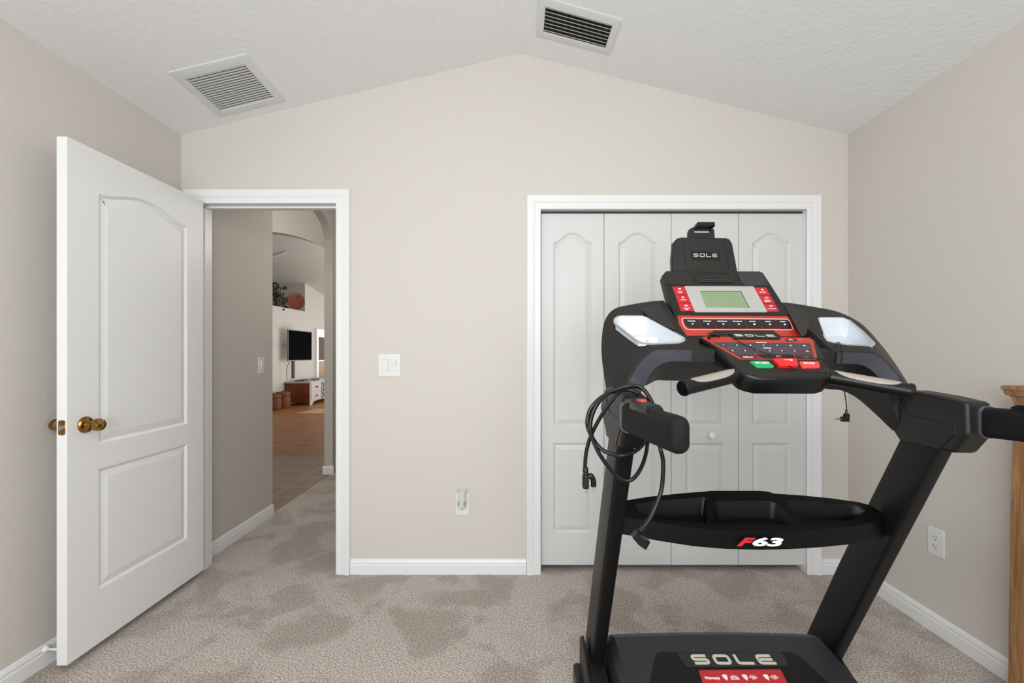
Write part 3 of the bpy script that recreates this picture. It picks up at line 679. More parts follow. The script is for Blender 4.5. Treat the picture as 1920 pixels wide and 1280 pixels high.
# ------------------------------------------------------------------ oak bed post at the right edge
PY = 1.51; s = (PY+.11)/F
pxl = 1.743; ptop = CZ-(722-CY)*s; w2 = .045; pcx = pxl+w2
po = thing('wooden_post', (pcx, PY+w2, 0), 'square oak post with moulded cap at the right edge', 'post')
obj('shaft', loft(B(), [[(pcx+a_*w2*k, PY+w2+b_*w2*k, z) for a_, b_ in ((-1, -1), (1, -1), (1, 1), (-1, 1))] for z, k in ((0, 1.14), (.6, 1.06), (ptop-.06, .93))]), M['oak'], po, bevel=.003)
cap = [(.93, -.062), (.98, -.058), (1.02, -.046), (1.12, -.036), (1.28, -.034), (1.34, -.028), (1.38, -.020), (1.38, -.016), (1.48, -.014), (1.48, 0)]
obj('cap', loft(B(), [[(pcx+a_*w2*k*.94, PY+w2+b_*w2*k*.94, ptop+h) for a_, b_ in ((-1, -1), (1, -1), (1, 1), (-1, 1))] for k, h in cap]), M['oak'], po, ang=20)

# ------------------------------------------------------------------ treadmill
TX = 0.68
def T(u, y, z):
    k = max(0, min(1, (z-.3)/.6)); return Vector((TX+u, y, z-u*.014*k))
tm = thing('treadmill', (0.668, 0.6, 0), 'black treadmill with red and silver console facing the viewer', 'treadmill')
EXR = (1, 0, -.014)
# console wing: lofted arch, one half per side
def zk(y): return 1.247+.587*(y-1.245)
ST = [((.19, 1.500, zk(1.497)+.014), (.19, 1.245, 1.247), (.19, 1.25, 1.213), (.19, 1.42, 1.15)),
      ((.23, 1.498, zk(1.495)+.012), (.225, 1.245, 1.247), (.225, 1.25, 1.213), (.21, 1.42, 1.15)),
      ((.30, 1.487, zk(1.487)+.004), (.270, 1.245, 1.247), (.265, 1.25, 1.211), (.24, 1.42, 1.15)),
      ((.36, 1.465, zk(1.465)), (.305, 1.245, 1.244), (.29, 1.25, 1.201), (.27, 1.42, 1.135)),
      ((.40, 1.42, 1.336), (.335, 1.243, 1.222), (.31, 1.247, 1.183), (.30, 1.42, 1.13)),
      ((.42, 1.37, 1.272), (.355, 1.24, 1.198), (.325, 1.243, 1.160), (.325, 1.40, 1.128)),
      ((.427, 1.33, 1.220), (.37, 1.235, 1.175), (.337, 1.238, 1.135), (.34, 1.36, 1.11)),
      ((.428, 1.29, 1.168), (.388, 1.240, 1.140), (.352, 1.245, 1.100), (.35, 1.31, 1.075)),
      ((.428, 1.25, 1.115), (.396, 1.240, 1.100), (.365, 1.240, 1.055), (.365, 1.26, 1.03))]
rows = [crom([s_[k] for s_ in ST], 4) for k in range(4)]
half = [[tuple(rows[k][i]) for k in range(4)] for i in range(len(rows[0]))]
def section(q, sgn):
    """quad section with slightly crowned outer sides"""
    e, n_, l, f_ = [Vector(p) for p in q]
    pts = [e, e*.5+n_*.5+Vector((0, 0, .000)), n_, l, l*.5+f_*.5, f_, f_*.5+e*.5+Vector((.010, .012, 0))]
    return [T(sgn*p.x, p.y, p.z) for p in pts]
mid_ = [((u, 1.375, 1.288), (u, 1.245, 1.247), (u, 1.25, 1.213), (u, 1.42, 1.15)) for u in (.184, .0)]
half_c = mid_[::-1]+half
rings = [section(q, -1) for q in half_c[::-1]]+[section(q, 1) for q in half_c[1:]]
bm = loft(B(), rings)
KP = Plane((TX, 1.245, 1.247), EXR, (0, 1, .587))
cupL = [(1150, 602.5), (1151, 598), (1158, 593.5), (1166, 592.5), (1204, 592.7), (1216, 596), (1250, 615), (1283, 634), (1285, 639), (1279, 643), (1271, 644.7), (1225, 646), (1207.5, 645), (1195, 641), (1151, 607)]
cupR = [(1531, 598), (1535, 595.7), (1579, 596), (1594, 601.6), (1618, 622), (1640, 644), (1640, 647.5), (1631, 649), (1587.5, 647.5), (1563, 644), (1549, 640), (1544, 633)]
def ccw(ab): return ab if sum(ab[i-1][0]*ab[i][1]-ab[i][0]*ab[i-1][1] for i in range(len(ab))) > 0 else ab[::-1]
cuts = []
for cp in (cupL, cupR):
    ab = offset(ccw([KP.ab(*p) for p in cp]), .003)
    cuts.append(loft(B(), [[KP.at(a, b, h)+Vector((0, 0, dz)) for a, b in ab] for h, dz in ((0, -.055), (0, .02))]))
body = obj('console_housing', bm, M['black'], tm, cut=cuts, bevel=.006, seg=3, ang=33)
for cp, lb in ((cupL, 'left'), (cupR, 'right')):
    ab = ccw([KP.ab(*p) for p in cp]); a1 = offset(ab, .005); a2 = offset(ab, .007)
    rr = [[KP.at(a, b, .0005) for a, b in ab], [KP.at(a, b, .003) for a, b in ab], [KP.at(a, b, .003) for a, b in a1]]
    ch = obj('cup_holder', loft(B(), [[KP.at(a, b, -.001) for a, b in ab]]+rr[1:]+[[KP.at(a, b, -.002) for a, b in a1]], caps=False), M['silver'], tm)
    dn = Vector((0, 0, -.051))
    ins = [[KP.at(a, b, .002) for a, b in a1], [KP.at(a, b, 0)+dn*.5 for a, b in a1], [KP.at(a, b, 0)+dn for a, b in offset(ab, .012)]]
    bm = B(); R_ = [[bm.verts.new(p) for p in r] for r in ins]; n_ = len(R_[0])
    for A_, B_ in zip(R_, R_[1:]):
        for i in range(n_): bm.faces.new((A_[i], A_[(i+1) % n_], B_[(i+1) % n_], B_[i]))
    bm.faces.new(R_[-1])
    o_ = obj('cup_liner', bm, M['liner'], ch)
# front band (metallic) along the near face of the wings
for sgn in (-1, 1):
    i0 = 1; seq = half[i0:-5 if sgn < 0 else -8]
    rr = []
    for q in seq:
        n_, l = Vector(q[1]), Vector(q[2]); off = Vector((-.004, -.004, 0)) if q[0][0] > .3 else Vector((0, -.0045, 0))
        a_ = n_*.93+l*.07+off; b_ = l*.97+n_*.03+off
        rr.append([T(sgn*p.x, p.y, p.z) for p in (a_, b_, b_+Vector((.003, .006, 0)), a_+Vector((.003, .006, 0)))])
    obj('front_band', loft(B(), rr), M['bluegrey'], tm, ang=50)
GP = Plane((TX, 1.245, 1.2475), EXR, (0, .255, .164))
# perforated grille areas beside the display
for pts in ([(1203, 581), (1236, 569), (1250, 590), (1266, 620), (1240, 608), (1216, 595)], [(1468, 570), (1506, 582), (1516, 592), (1517, 606), (1511, 628), (1503, 633)]):
    obj('side_grille', plate(B(), GP, pts, .000, .0030, r=.006), M['mesh'], tm)
    b_ = B()
# keypad pod
pod = [(1312, 634), (1340, 655), (1378, 693), (1388, 701), (1402, 706.5), (1424, 711.5), (1540, 712), (1556, 708), (1561, 699), (1551, 682), (1536, 650), (1527, 637)]
ab = ccw([KP.ab(*p) for p in pod])
rg = [[KP.at(a, b, -.046) for a, b in offset(ab, .004)], [KP.at(a, b, -.020) for a, b in offset(ab, -.001)], [KP.at(a, b, -.002) for a, b in ab], [KP.at(a, b, .004) for a, b in offset(ab, .004)]]
podo = obj('keypad_housing', loft(B(), rg), M['gloss'], tm, ang=40, bevel=.002)
obj('keypad_face', loft(B(), [[KP.at(a, b, h) for a, b in offset(ab, .0045)] for h in (.003, .0046)]), M['black'], podo)
H0 = .0044
kred = obj('keypad_overlay', plate(B(), KP, [(1315, 636), (1322, 633.5), (1517, 636), (1523.5, 641), (1531, 674), (1528, 677.5), (1386, 676.5), (1378, 672)], H0, H0+.0008, r=.003), M['orange'], tm, label='red printed keypad overlay')
H1 = H0+.0008
obj('incline_keys', plate(B(), KP, [(1335, 644.7), (1518, 646.7), (1520.7, 655.6), (1353, 654.2)], H1, H1+.0008), M['pad'], kred)
obj('speed_keys', plate(B(), KP, [(1356, 655.6), (1521, 656.8), (1523.5, 666.2), (1373, 665.3)], H1, H1+.0008), M['pad'], kred)
obj('display_key', plate(B(), KP, [(1375, 666.3), (1411, 666.6), (1424, 675.2), (1390, 675)], H1, H1+.0006), M['maroon'], kred)
obj('fan_key', plate(B(), KP, [(1488, 667), (1523, 667.2), (1526, 676), (1492, 675.8)], H1, H1+.0006), M['maroon'], kred)
obj('key_strip', plate(B(), KP, [(1415, 666.7), (1486, 667), (1489, 675.7), (1428, 675.2)], H1, H1+.0004), M['black'], kred)
def K2(x, y): return (1310+x/7.68, 620+y/7.68)
def kt(s_, x, y, size, sx=1.15, **kw):
    a, b = KP.ab(*K2(x, y)); obj('key_legend', text(B(), s_, KP, a, b, size, h=H1+.0012, sx=sx, bold=.0003, **kw), M['white'], kred)
for s_, x, y in (('1', 350, 232), ('3', 545, 235), ('5', 737, 235), ('7', 930, 238), ('9', 1122, 238), ('12', 1312, 241), ('15', 1508, 242),
                 ('2', 480, 313), ('3', 660, 314), ('4', 838, 316), ('5', 1015, 317), ('7', 1192, 318), ('9', 1373, 320), ('12', 1550, 323)):
    kt(s_, x, y, .0068)
kt('INCLINE', 890, 197, .0050, 1.5); kt('SPEED', 980, 278, .0050, 1.6); kt('DISPLAY', 705, 408, .0056, 1.3); kt('FAN', 1537, 413, .0056, 1.2); kt('63', 1135, 390, .0085, 1.6, shear=.3)
for x in (350, 545, 737, 930, 1122, 1312, 1508):
    for yy, xx in ((236, x), ):
        a, b = KP.ab(*K2(xx, yy)); obj('key_outline', stroke(B(), KP, [(a+.0072*math.cos(t/14*6.283), b+.0042*math.sin(t/14*6.283)) for t in range(14)], .0006, H1+.0007, H1+.0011, True), M['key'], kred)
for x in (480, 660, 838, 1015, 1192, 1373, 1550):
    a, b = KP.ab(*K2(x, 316)); obj('key_outline', stroke(B(), KP, [(a+.0072*math.cos(t/14*6.283), b+.0042*math.sin(t/14*6.283)) for t in range(14)], .0006, H1+.0007, H1+.0011, True), M['key'], kred)
obj('headphone_key', plate(B(), KP, [K2(1240, 140), K2(1400, 140), K2(1405, 178), K2(1245, 178)], H1, H1+.0005), M['maroon'], kred)
bm = B(); a, b = KP.ab(*K2(1320, 158)); stroke(bm, KP, [(a-.006, b-.002), (a-.002, b+.003), (a+.002, b+.002), (a+.006, b-.002)], .0022, H1+.0004, H1+.0008)
obj('headphone_mark', bm, M['white'], kred); bm = B()
a, b = KP.ab(*K2(1460, 143)); stroke(bm, KP, [(a-.003, b-.002), (a-.002, b+.002)], .001, H1, H1+.0005); obj('indicator_mark', bm, M['white'], kred)
obj('indicator_mark', stroke(B(), KP, [(a+.002, b-.002), (a+.003, b+.002)], .001, H1, H1+.0005), M['white'], kred)
# centre badge
bdg = obj('logo_badge', plate(B(), KP, [K2(430, 70), K2(1085, 68), K2(1180, 105), K2(1165, 150), K2(500, 150)], .002, .009, r=.003, chamf=.002), M['gloss'], tm)
obj('badge_ledge', plate(B(), KP, [K2(175, 78), K2(205, 18), K2(1065, 18), K2(1130, 66)], .002, .006, r=.003), M['black'], bdg)
a0, b1 = KP.ab(*K2(495, 88)); a1, b0 = KP.ab(*K2(1095, 126))
obj('logo', wordmark(B(), KP, a0, a1, b0, b1, .0026, .0088, .0096, -.1), M['cream'], bdg)
# start / stop buttons and the red safety key
def button(name, pts, m, h, txt, tx, ty, size):
    o_ = obj(name, plate(B(), KP, [K2(*p) for p in pts], H0-.001, H0+h, r=.003, chamf=.0015), m, tm, ang=20)
    if txt:
        a, b = KP.ab(*K2(tx, ty)); obj('print', text(B(), txt, KP, a, b, size, h=H0+h+.0002, sx=1.35, bold=.0003), M['white'], o_)
    return o_
button('start_button', [(722, 478), (755, 466), (980, 468), (1078, 545), (1060, 560), (835, 562)], M['green'], .004, 'START', 905, 504, .0092)
button('stop_button', [(1428, 485), (1450, 472), (1705, 474), (1722, 490), (1734, 562), (1480, 568)], M['stopred'], .004, 'STOP', 1580, 508, .0092)
# upright display panel
DP = Plane((TX, 1.364, 1.293), EXR, (0, .196, .222))
def K1(x, y): return (1200+x/5.3333, 400+y/5.3333)
dsp = [(1243, 514), (1249, 507.5), (1424, 508), (1431, 511), (1437, 520), (1462, 559), (1500, 625), (1510, 640), (1284, 640), (1272, 618), (1254, 556)]
ab = ccw([DP.ab(*p) for p in dsp])
rg = [[DP.at(a, b, -.048) for a, b in offset(ab, .006)], [DP.at(a, b, -.030) for a, b in offset(ab, -.003)], [DP.at(a, b, -.006) for a, b in offset(ab, -.001)], [DP.at(a, b, 0) for a, b in offset(ab, .002)]]
disp = obj('display_panel', loft(B(), rg), M['black'], tm, ang=25)
def dpl_(name, pts, m, h0, h1, r=.002, par=None, **kw): return obj(name, plate(B(), DP, pts, h0, h1, r=r), M[m], par or disp, **kw)
dpl_('speaker', [K1(240, 592), K1(478, 590), K1(512, 640), K1(516, 700), K1(500, 714), K1(300, 716), K1(256, 690)], 'spk', 0, .0015, .006)
dpl_('speaker', [K1(972, 592), K1(1188, 585), K1(1235, 612), K1(1277, 700), K1(1262, 724), K1(1065, 724), K1(1010, 692)], 'greyspk', 0, .0015, .006)
vn = dpl_('fan_vent', [K1(555, 606), K1(898, 606), K1(938, 692), K1(592, 688)], 'slot', 0, .0008, .002)
bm = B(); 
for k in range(6):
    t0_ = k/5.0; l0 = (555+37*t0_+4, 606+82*t0_); r0_ = (898+40*t0_-4, 606+86*t0_)
    aL, aR = DP.ab(*K1(*l0)), DP.ab(*K1(*r0_)); stroke(bm, DP, [aL, aR], .0013, .0008, .0022)
obj('vent_slats', bm, M['gloss'], dsp and disp)
bez = dpl_('screen_bezel', [K1(440, 731), K1(1132, 733), K1(1272, 990), K1(548, 990)], 'silver', 0, .0022, .004)
scr = dpl_('lcd_screen', [K1(600, 785), K1(1003, 785), K1(1090, 948), K1(658, 944)], 'lcd', .0015, .0026, 0)
bm = B(); q = [DP.ab(*K1(*p)) for p in ((599, 784), (1004, 784), (1091, 949))]; stroke(bm, DP, q, .0014, .002, .0034); obj('screen_rim', bm, M['key'], scr)
# red stickers with white icons
bm = B()
def sticker(side, k, tl, tr, bl, br, txt, icon):
    t0_, t1_ = k/3+.012, (k+1)/3-.012
    L_ = lambda t: (tl[0]+(bl[0]-tl[0])*t, tl[1]+(bl[1]-tl[1])*t); R2 = lambda t: (tr[0]+(br[0]-tr[0])*t, tr[1]+(br[1]-tr[1])*t)
    o_ = dpl_('feature_sticker', [K1(*L_(t0_)), K1(*R2(t0_)), K1(*R2(t1_)), K1(*L_(t1_))], 'red', 0, .0010, .001)
    m0, m1 = L_((t0_+t1_)/2), R2((t0_+t1_)/2); cx_, cy_ = (m0[0]+m1[0])/2, (m0[1]+m1[1])/2
    b_ = B(); a, b = DP.ab(*K1(cx_-2, cy_-16))
    if icon == 'box': stroke(b_, DP, [(a-.0045, b), (a+.0045, b)], .0055, .001, .0014)
    elif icon == 'dot': loft(b_, [[DP.at(a+.0038*math.cos(t/12*6.283), b+.0038*math.sin(t/12*6.283), h) for t in range(12)] for h in (.001, .0014)])
    elif icon == 'screen': stroke(b_, DP, roundpoly([(a-.0045, b-.003), (a+.0045, b-.003), (a+.0045, b+.003), (a-.0045, b+.003)], .001), .0012, .001, .0014, True)
    else: stroke(b_, DP, [(a-.005, b-.002), (a-.001, b+.002), (a+.002, b-.001), (a+.006, b+.001)], .0026, .001, .0014)
    for j, tx in enumerate(txt):
        a, b = DP.ab(*K1(cx_+4, cy_+10+13*j)); text(b_, tx, DP, a, b, .0036, h=.0012, sx=1.3, bold=.0002)
    obj('icon_print', b_, M['white'], o_)
LS = ((322, 731), (438, 731), (410, 981), (546, 981)); RS = ((1142, 738), (1258, 740), (1273, 986), (1394, 986))
for k, (tx, ic) in enumerate(((('HEART', 'RATE'), 'box'), (('POWER',), 'dot'), (('CUSHION', 'FLEX'), 'wave'))): sticker(0, k, *LS, tx, ic)
for k, (tx, ic) in enumerate(((('SPEAKERS',), 'dot'), (('MESSAGE', 'CENTER'), 'screen'), (('WORKOUTS',), 'wave'))): sticker(1, k, *RS, tx, ic)
# red bar with seven keys
bar = dpl_('key_bar', [K1(372, 1024), K1(1482, 1032), K1(1607, 1232), K1(430, 1224), K1(405, 1180)], 'orange', 0, .0012, .006, label='red bar framing the seven black keys')
ol = ccw([DP.ab(*K1(*p)) for p in ((413, 1050), (1482, 1060), (1532, 1166), (468, 1164), (432, 1122))]); ol = roundpoly(ol, .010, 5)
obj('key_bar_outline', stroke(B(), DP, ol, .0016, .0012, .0017, True), M['white'], bar)
tops = [425, 588, 740, 890, 1040, 1192, 1350, 1486]; bots = [452, 612, 764, 916, 1070, 1226, 1382, 1522]
names = ['INCLINE', 'INCLINE', 'PROGRAM', 'PROGRAM', 'ENTER', 'SPEED', 'SPEED']
for i in range(7):
    t0_, t1_, b0_, b1_ = tops[i]+2, tops[i+1]-4, bots[i]+2, bots[i+1]-4
    if i == 0: pts = [K1(434, 1062), K1(t1_, 1064), K1(b1_, 1153), K1(492, 1151), K1(452, 1122)]
    elif i == 6: pts = [K1(t0_, 1068), K1(1472, 1070), K1(1494, 1090), K1(1518, 1156), K1(b0_, 1154)]
    else: pts = [K1(t0_, 1064+i*.6), K1(t1_, 1064+i*.6), K1(b1_, 1153), K1(b0_, 1152)]
    kk = obj('console_key', plate(B(), DP, pts, .001, .0035, r=.0012, chamf=.0008), M['key'], disp, ang=20)
    b_ = B(); a, b = DP.ab(*K1((tops[i]+tops[i+1])/2+4, 1085+i)); text(b_, names[i], DP, a, b, .0046, h=.0038, sx=1.35, bold=.0002)
    a, b = DP.ab(*K1((bots[i]+bots[i+1])/2-10, 1112+i))
    if i == 4: stroke(b_, DP, [(a-.003, b), (a+.003, b)], .0055, .0036, .004)
    else: loft(b_, [[DP.at(a+.0033*math.cos(t/10*6.283), b+.0026*math.sin(t/10*6.283), h) for t in range(10)] for h in (.0036, .004)])
    obj('key_print', b_, M['white'], kk)
# tablet holder
HP = Plane((TX, 1.628, 1.532), EXR, (0, .016, .118))
hold = [(1261, 512), (1260, 485), (1263, 454), (1269, 447), (1277, 444.5), (1362, 445.5), (1369, 448.5), (1373.5, 457), (1384, 513)]
th_ = obj('tablet_holder', plate(B(), HP, hold, -.022, 0, chamf=.003), M['black'], tm, ang=25)
for l in ([(1283, 449), (1284, 480), (1287, 506)], [(1357, 449), (1362, 475), (1367, 506)]):
    obj('holder_groove', stroke(B(), HP, [HP.ab(*p) for p in l], .0012, -.0002, .0008), M['gloss'], th_)
obj('logo_plate', plate(B(), HP, [(1296, 471), (1349, 472), (1351, 487.5), (1298, 487)], 0, .0012, r=.002), M['gloss'], th_)
a0, b1 = HP.ab(1299.5, 475.2); a1, b0 = HP.ab(1344.5, 482)
obj('logo', wordmark(B(), HP, a0, a1, b0, b1, .0021, .0012, .0018, .1), M['cream'], th_)
clp = obj('tablet_clip', plate(B(), HP, [(1292, 450), (1291.5, 434), (1294, 428), (1300, 425), (1336, 426), (1340, 429), (1342, 450)], -.018, -.003, chamf=.002), M['black'], tm, ang=25,
          cut=[plate(B(), HP, [(1299.5, 430), (1333.5, 430), (1332, 434), (1329, 435.2), (1303, 435.2)], -.05, .05)])
obj('clip_jaw', prism(B(), HP.poly([(1301, 428), (1304, 420), (1336, 420), (1337, 428)], .02), HP.n*-.034), M['gloss'], clp, bevel=.002)
# uprights
def upf(z): return 1.141+.49*(.999-z)
for sgn in (-1, 1):
    rg = []
    for z, d_ in ((.10, .135), (.55, .134), (1.05, .118)):
        y0_ = upf(z); rr_ = [(a+.4005, b+y0_+d_/2) for a, b in rrect(.045, d_, .010)]
        rg.append([T(sgn*x, y, z) for x, y in rr_])
    obj('upright', loft(B(), rg), M['steelblack'], tm, ang=30)
    # bracket casting
    side = [(1.058, 1.132), (1.055, 1.055), (1.092, 1.005), (1.243, 1.005), (1.263, 1.03), (1.33, 1.078), (1.28, 1.135), (1.21, 1.146), (1.12, 1.140)]
    bk = obj('handrail_bracket', loft(B(), [[T(sgn*u, y, z) for y, z in side] for u in (.368, .430)]), M['black'], tm, bevel=.010, seg=3, ang=25)
    cov = [(1.245, 1.112), (1.205, 1.079), (1.082, 1.073), (1.082, 1.050), (1.125, 1.008), (1.238, 1.008), (1.258, 1.030), (1.322, 1.076), (1.285, 1.112)]
    obj('bracket_cover', loft(B(), [[T(sgn*u, y, z) for y, z in cov] for u in (.366, .432)]), M['black'], bk, bevel=.0015)
    # foam handrail
    cy = .415; rg = []; Y0, Y1 = 1.066, .726
    for k, (t, sw_, sh_) in enumerate(((0, .036, .070), (.1, .037, .070), (.5, .0365, .067), (.9, .0355, .0635), (.965, .034, .062), (.99, .029, .056), (1.0, .020, .046))):
        y = Y0+(Y1-Y0)*t; zc = 1.085+.019*t
        rg.append([T(sgn*(cy+a), y, zc+b) for a, b in rrect(sw_, sh_, min(.0165, sw_*.47), 6)])
    hr = obj('handrail', loft(B(), rg), M['foam'], tm, ang=60)
    obj('collar', loft(B(), [[T(sgn*(cy+a), y, 1.086+b) for a, b in rrect(w_, h_, .017, 6)] for y, w_, h_ in ((1.051, .0395, .0735), (1.053, .041, .075), (1.066, .041, .075))]), M['collar'], hr)
    zt_ = 1.085+.019*.35+.0335
    def oval(w_, l_, yc, z): return [T(sgn*(cy+a), yc+b, z+(-.0012 if abs(b) > l_*.3 else 0)) for a, b in rrect(w_, l_, w_*.48, 6)]
    bp = obj('button_pod', loft(B(), [oval(.033, .15, .925, zt_-.010), oval(.034, .15, .925, zt_+.004), oval(.028, .13, .925, zt_+.011)]), M['gloss'], hr, ang=60)
    obj('red_button', loft(B(), [oval(.019, .035, .955, zt_+.009), oval(.017, .033, .955, zt_+.0135)]), M['stopred'], bp)
    # pulse grips
    p0, p1 = T(sgn*.095, 1.170, 1.186), T(sgn*.278, 1.097, 1.151)
    dr_ = (p1-p0); pts = [p0+dr_*t for t in (0, .15, .5, .85, .955, .965, .985, 1.0)]
    pg = obj('pulse_grip', tube(B(), pts, [.0185, .0185, .0185, .0185, .0185, .0200, .0200, .0185], 24), M['gloss'], tm)
    dn_ = dr_.normalized(); up = (ZP-dn_*dn_.z).normalized(); up = (up-YP*.35); up = (up-dn_*up.dot(dn_)).normalized(); sd = dn_.cross(up); bm = B(); rg = []
    for k in range(15):
        t = .17+.70*k/14; hw = 1.0*math.sqrt(max(.003, 1-abs(2*k/14-1)**3.0)); c_ = p0+dr_*t
        rg.append([c_+(up*math.cos(h)+sd*math.sin(h))*.0192 for h in [hw*(j/4-1) for j in range(9)]]+[c_+(up*math.cos(h)+sd*math.sin(h))*.0180 for h in [hw*(1-j/4) for j in range(9)]])
    obj('pulse_sensor', loft(bm, rg), M['taupe'], pg)
# accessory tray
TP = Plane((.675, 1.26, CZ-(996-CY)*1.26/F), EXR, (0, .114, .080))
rear = [(1166, 939), (1215, 931), (1262, 926), (1300, 922.5), (1320, 921.5), (1332, 919.5), (1425, 919.5), (1441, 921.5), (1452, 925), (1500, 928), (1560, 934), (1610, 941), (1632, 947), (1648, 957), (1662, 968)]
front = [(1655, 975), (1600, 986), (1540, 992), (1480, 995.5), (1425, 996.5), (1360, 995), (1300, 990), (1240, 981), (1166, 968)]
ab = ccw([TP.ab(*p) for p in rear+front])
bm = loft(B(), [[TP.at(a, b, 0)+Vector((0, 0, dz)) for a, b in ab] for dz in (-.050, 0)])
pock = [[(1187, 945), (1250, 937), (1324, 931.5), (1327, 981), (1250, 975), (1193, 963)],
        [(1338, 939), (1449, 938.5), (1501, 983.5), (1338, 982)],
        [(1464, 936), (1540, 939.5), (1600, 945), (1627, 957), (1600, 974), (1517, 984)]]
cuts = []
for p in pock:
    raw = ccw([TP.ab(*q_) for q_ in p])
    rk = lambda d, rr: roundpoly(offset(raw, d), rr, 4)
    cuts.append(loft(B(), [[TP.at(a, b, 0)+Vector((0, 0, z_)) for a, b in rk(d, .012)] for d, z_ in ((.007, -.045), (.003, -.006), (0, 0), (-.001, .01))]))
tray = obj('accessory_tray', bm, M['traymat'], tm, cut=cuts, bevel=.002, ang=30)
FP = Plane(P3(1423, 1013, 1.246), EXR, (0, 0.02, 1))
bm = B(); a, b = FP.ab(1391, 1016.3); text(bm, 'F', FP, a, b, .0300, h=.001, sx=2.0, shear=.5, bold=.0016); obj('model_letter', bm, M['logored'], tray, label='red italic letter')
bm = B(); a, b = FP.ab(1436, 1016.3); text(bm, '63', FP, a, b, .0300, h=.001, sx=2.75, shear=.22, bold=.0013); obj('model_number', bm, M['white'], tray, label='white italic numerals')
# motor hood
hx = .668; hw = .345
def hood_z(y): return .297+.15*(y-1.5) if y < 1.5 else .297-.8*(y-1.5)
HDP = Plane((hx, 1.5, .297), (1, 0, 0), (0, 1, .15))
rg = []
for y, dz, dw in ((1.74, -.17, -.03), (1.66, -.09, -.01), (1.56, -.022, 0), (1.51, 0, 0), (1.35, 0, 0), (1.20, 0, .0), (1.08, -.02, 0), (1.00, -.06, 0)):
    zt_ = .297+.15*(min(y, 1.5)-1.5)+dz; ww = hw+dw; prof = []
    for k in range(9):
        t = k/4-1; prof.append((hx+ww*t*.985, y, zt_+.007*(1-t*t)))
    prof = [(hx-ww-.012, y, .07), (hx-ww-.008, y, zt_-.03)]+prof+[(hx+ww+.008, y, zt_-.03), (hx+ww+.012, y, .07)]
    rg.append(prof)
hood = obj('motor_hood', loft(B(), rg), M['hood'], tm, ang=22, bevel=.003)
HDQ = Plane((hx, 1.5, .3035), (1, 0, 0), (0, 1, .15))
obj('hood_inset', plate(B(), HDQ, [(1234, 1223), (1480, 1222), (1497, 1228), (1560, 1286), (1560, 1400), (1190, 1400), (1218, 1284), (1228, 1230)], -.010, .0012, r=.01), M['inset'], hood)
obj('logo_plate', plate(B(), HDQ, [(1268, 1224), (1462, 1223.5), (1469, 1228), (1478, 1250), (1286, 1252)], .001, .0024, r=.004), M['key'], hood)
a0, b1 = HDQ.ab(1293, 1228.5); a1, b0 = HDQ.ab(1457, 1246.8)
obj('logo', wordmark(B(), HDQ, a0, a1, b0, b1, .0085, .0022, .004, -.02), M['cream'], hood)
stk = obj('warranty_sticker', plate(B(), HDQ, [(1310, 1257), (1463, 1255.7), (1492, 1310), (1326, 1312)], .001, .0022), M['red'], hood, label='red warranty sticker')
def K8(x, y): return (1300+x/9.6, 1180+y/9.6)
bm = B()
a, b = HDQ.ab(*K8(340, 885)); text(bm, 'Warranty', HDQ, a, b, .0125, h=.0026, sx=.9, bold=.0005)
for x, y, l1, l2, l3 in ((715, 850, 'Lifetime', 'Warranty', 'Frame, Motor'), (1050, 845, '3 Year', 'Warranty', 'Parts'), (1430, 842, '1 Year', 'Warranty', 'Labor')):
    for j, (tx, sz) in enumerate(((l1, .0065), (l2, .0075), (l3, .0055))):
        a, b = HDQ.ab(*K8(x+14+j*13, y+j*27)); text(bm, tx, HDQ, a, b, sz*.85, h=.0026, bold=.0002)
for x in (575, 935, 1318):
    a, b = HDQ.ab(*K8(x, 872)); loft(bm, [[HDQ.at(a+u_*.8, b+v_, h) for u_, v_ in ((-.009, .008), (0, .011), (.009, .008), (.008, -.002), (.001, -.011), (-.007, -.002))] for h in (.0022, .0028)])
obj('sticker_print', bm, M['white'], stk)
# boots, base and deck
for sgn in (-1, 1):
    cx_ = hx+sgn*.402
    side = [(1.66, .03), (1.665, .200), (1.615, .236), (1.585, .232), (1.49, .190), (1.42, .165), (1.33, .06), (1.33, .03)]
    low = [(1.66, .03), (1.66, .12), (1.615, .19), (1.585, .195), (1.49, .185), (1.42, .165), (1.33, .06), (1.33, .03)]
    obj('upright_boot', loft(B(), [[(cx_+sgn*u, y, z) for y, z in sd_] for u, sd_ in ((-.036, low), (.018, low), (.022, side), (.031, side))]), M['black'], tm, bevel=.010, seg=3, ang=25)
    obj('base_foot', box(B(), cx_+sgn*.0-.034-(.02 if sgn < 0 else 0), cx_+.034+(.02 if sgn > 0 else 0), 1.38, 1.68, 0.0, .10), M['gloss'], tm, bevel=.012, seg=3)
    obj('side_rail', box(B(), hx+sgn*.315-.035, hx+sgn*.315+.035, -.45, 1.02, .13, .19), M['black'], tm, bevel=.008, seg=3)
    obj('rear_foot', box(B(), hx+sgn*.315-.025, hx+sgn*.315+.025, -.40, -.30, 0, .13), M['gloss'], tm, bevel=.006)
obj('base_frame', box(B(), hx-.37, hx+.37, 1.40, 1.46, .03, .09), M['steelblack'], tm, bevel=.006)
bm = loft(B(), [[(hx-.28, y, z), (hx+.28, y, z), (hx+.28, y, z-.02), (hx-.28, y, z-.02)] for y, z in ((1.1, .172), (-.44, .172))]); obj('running_belt', bm, M['belt'], tm)

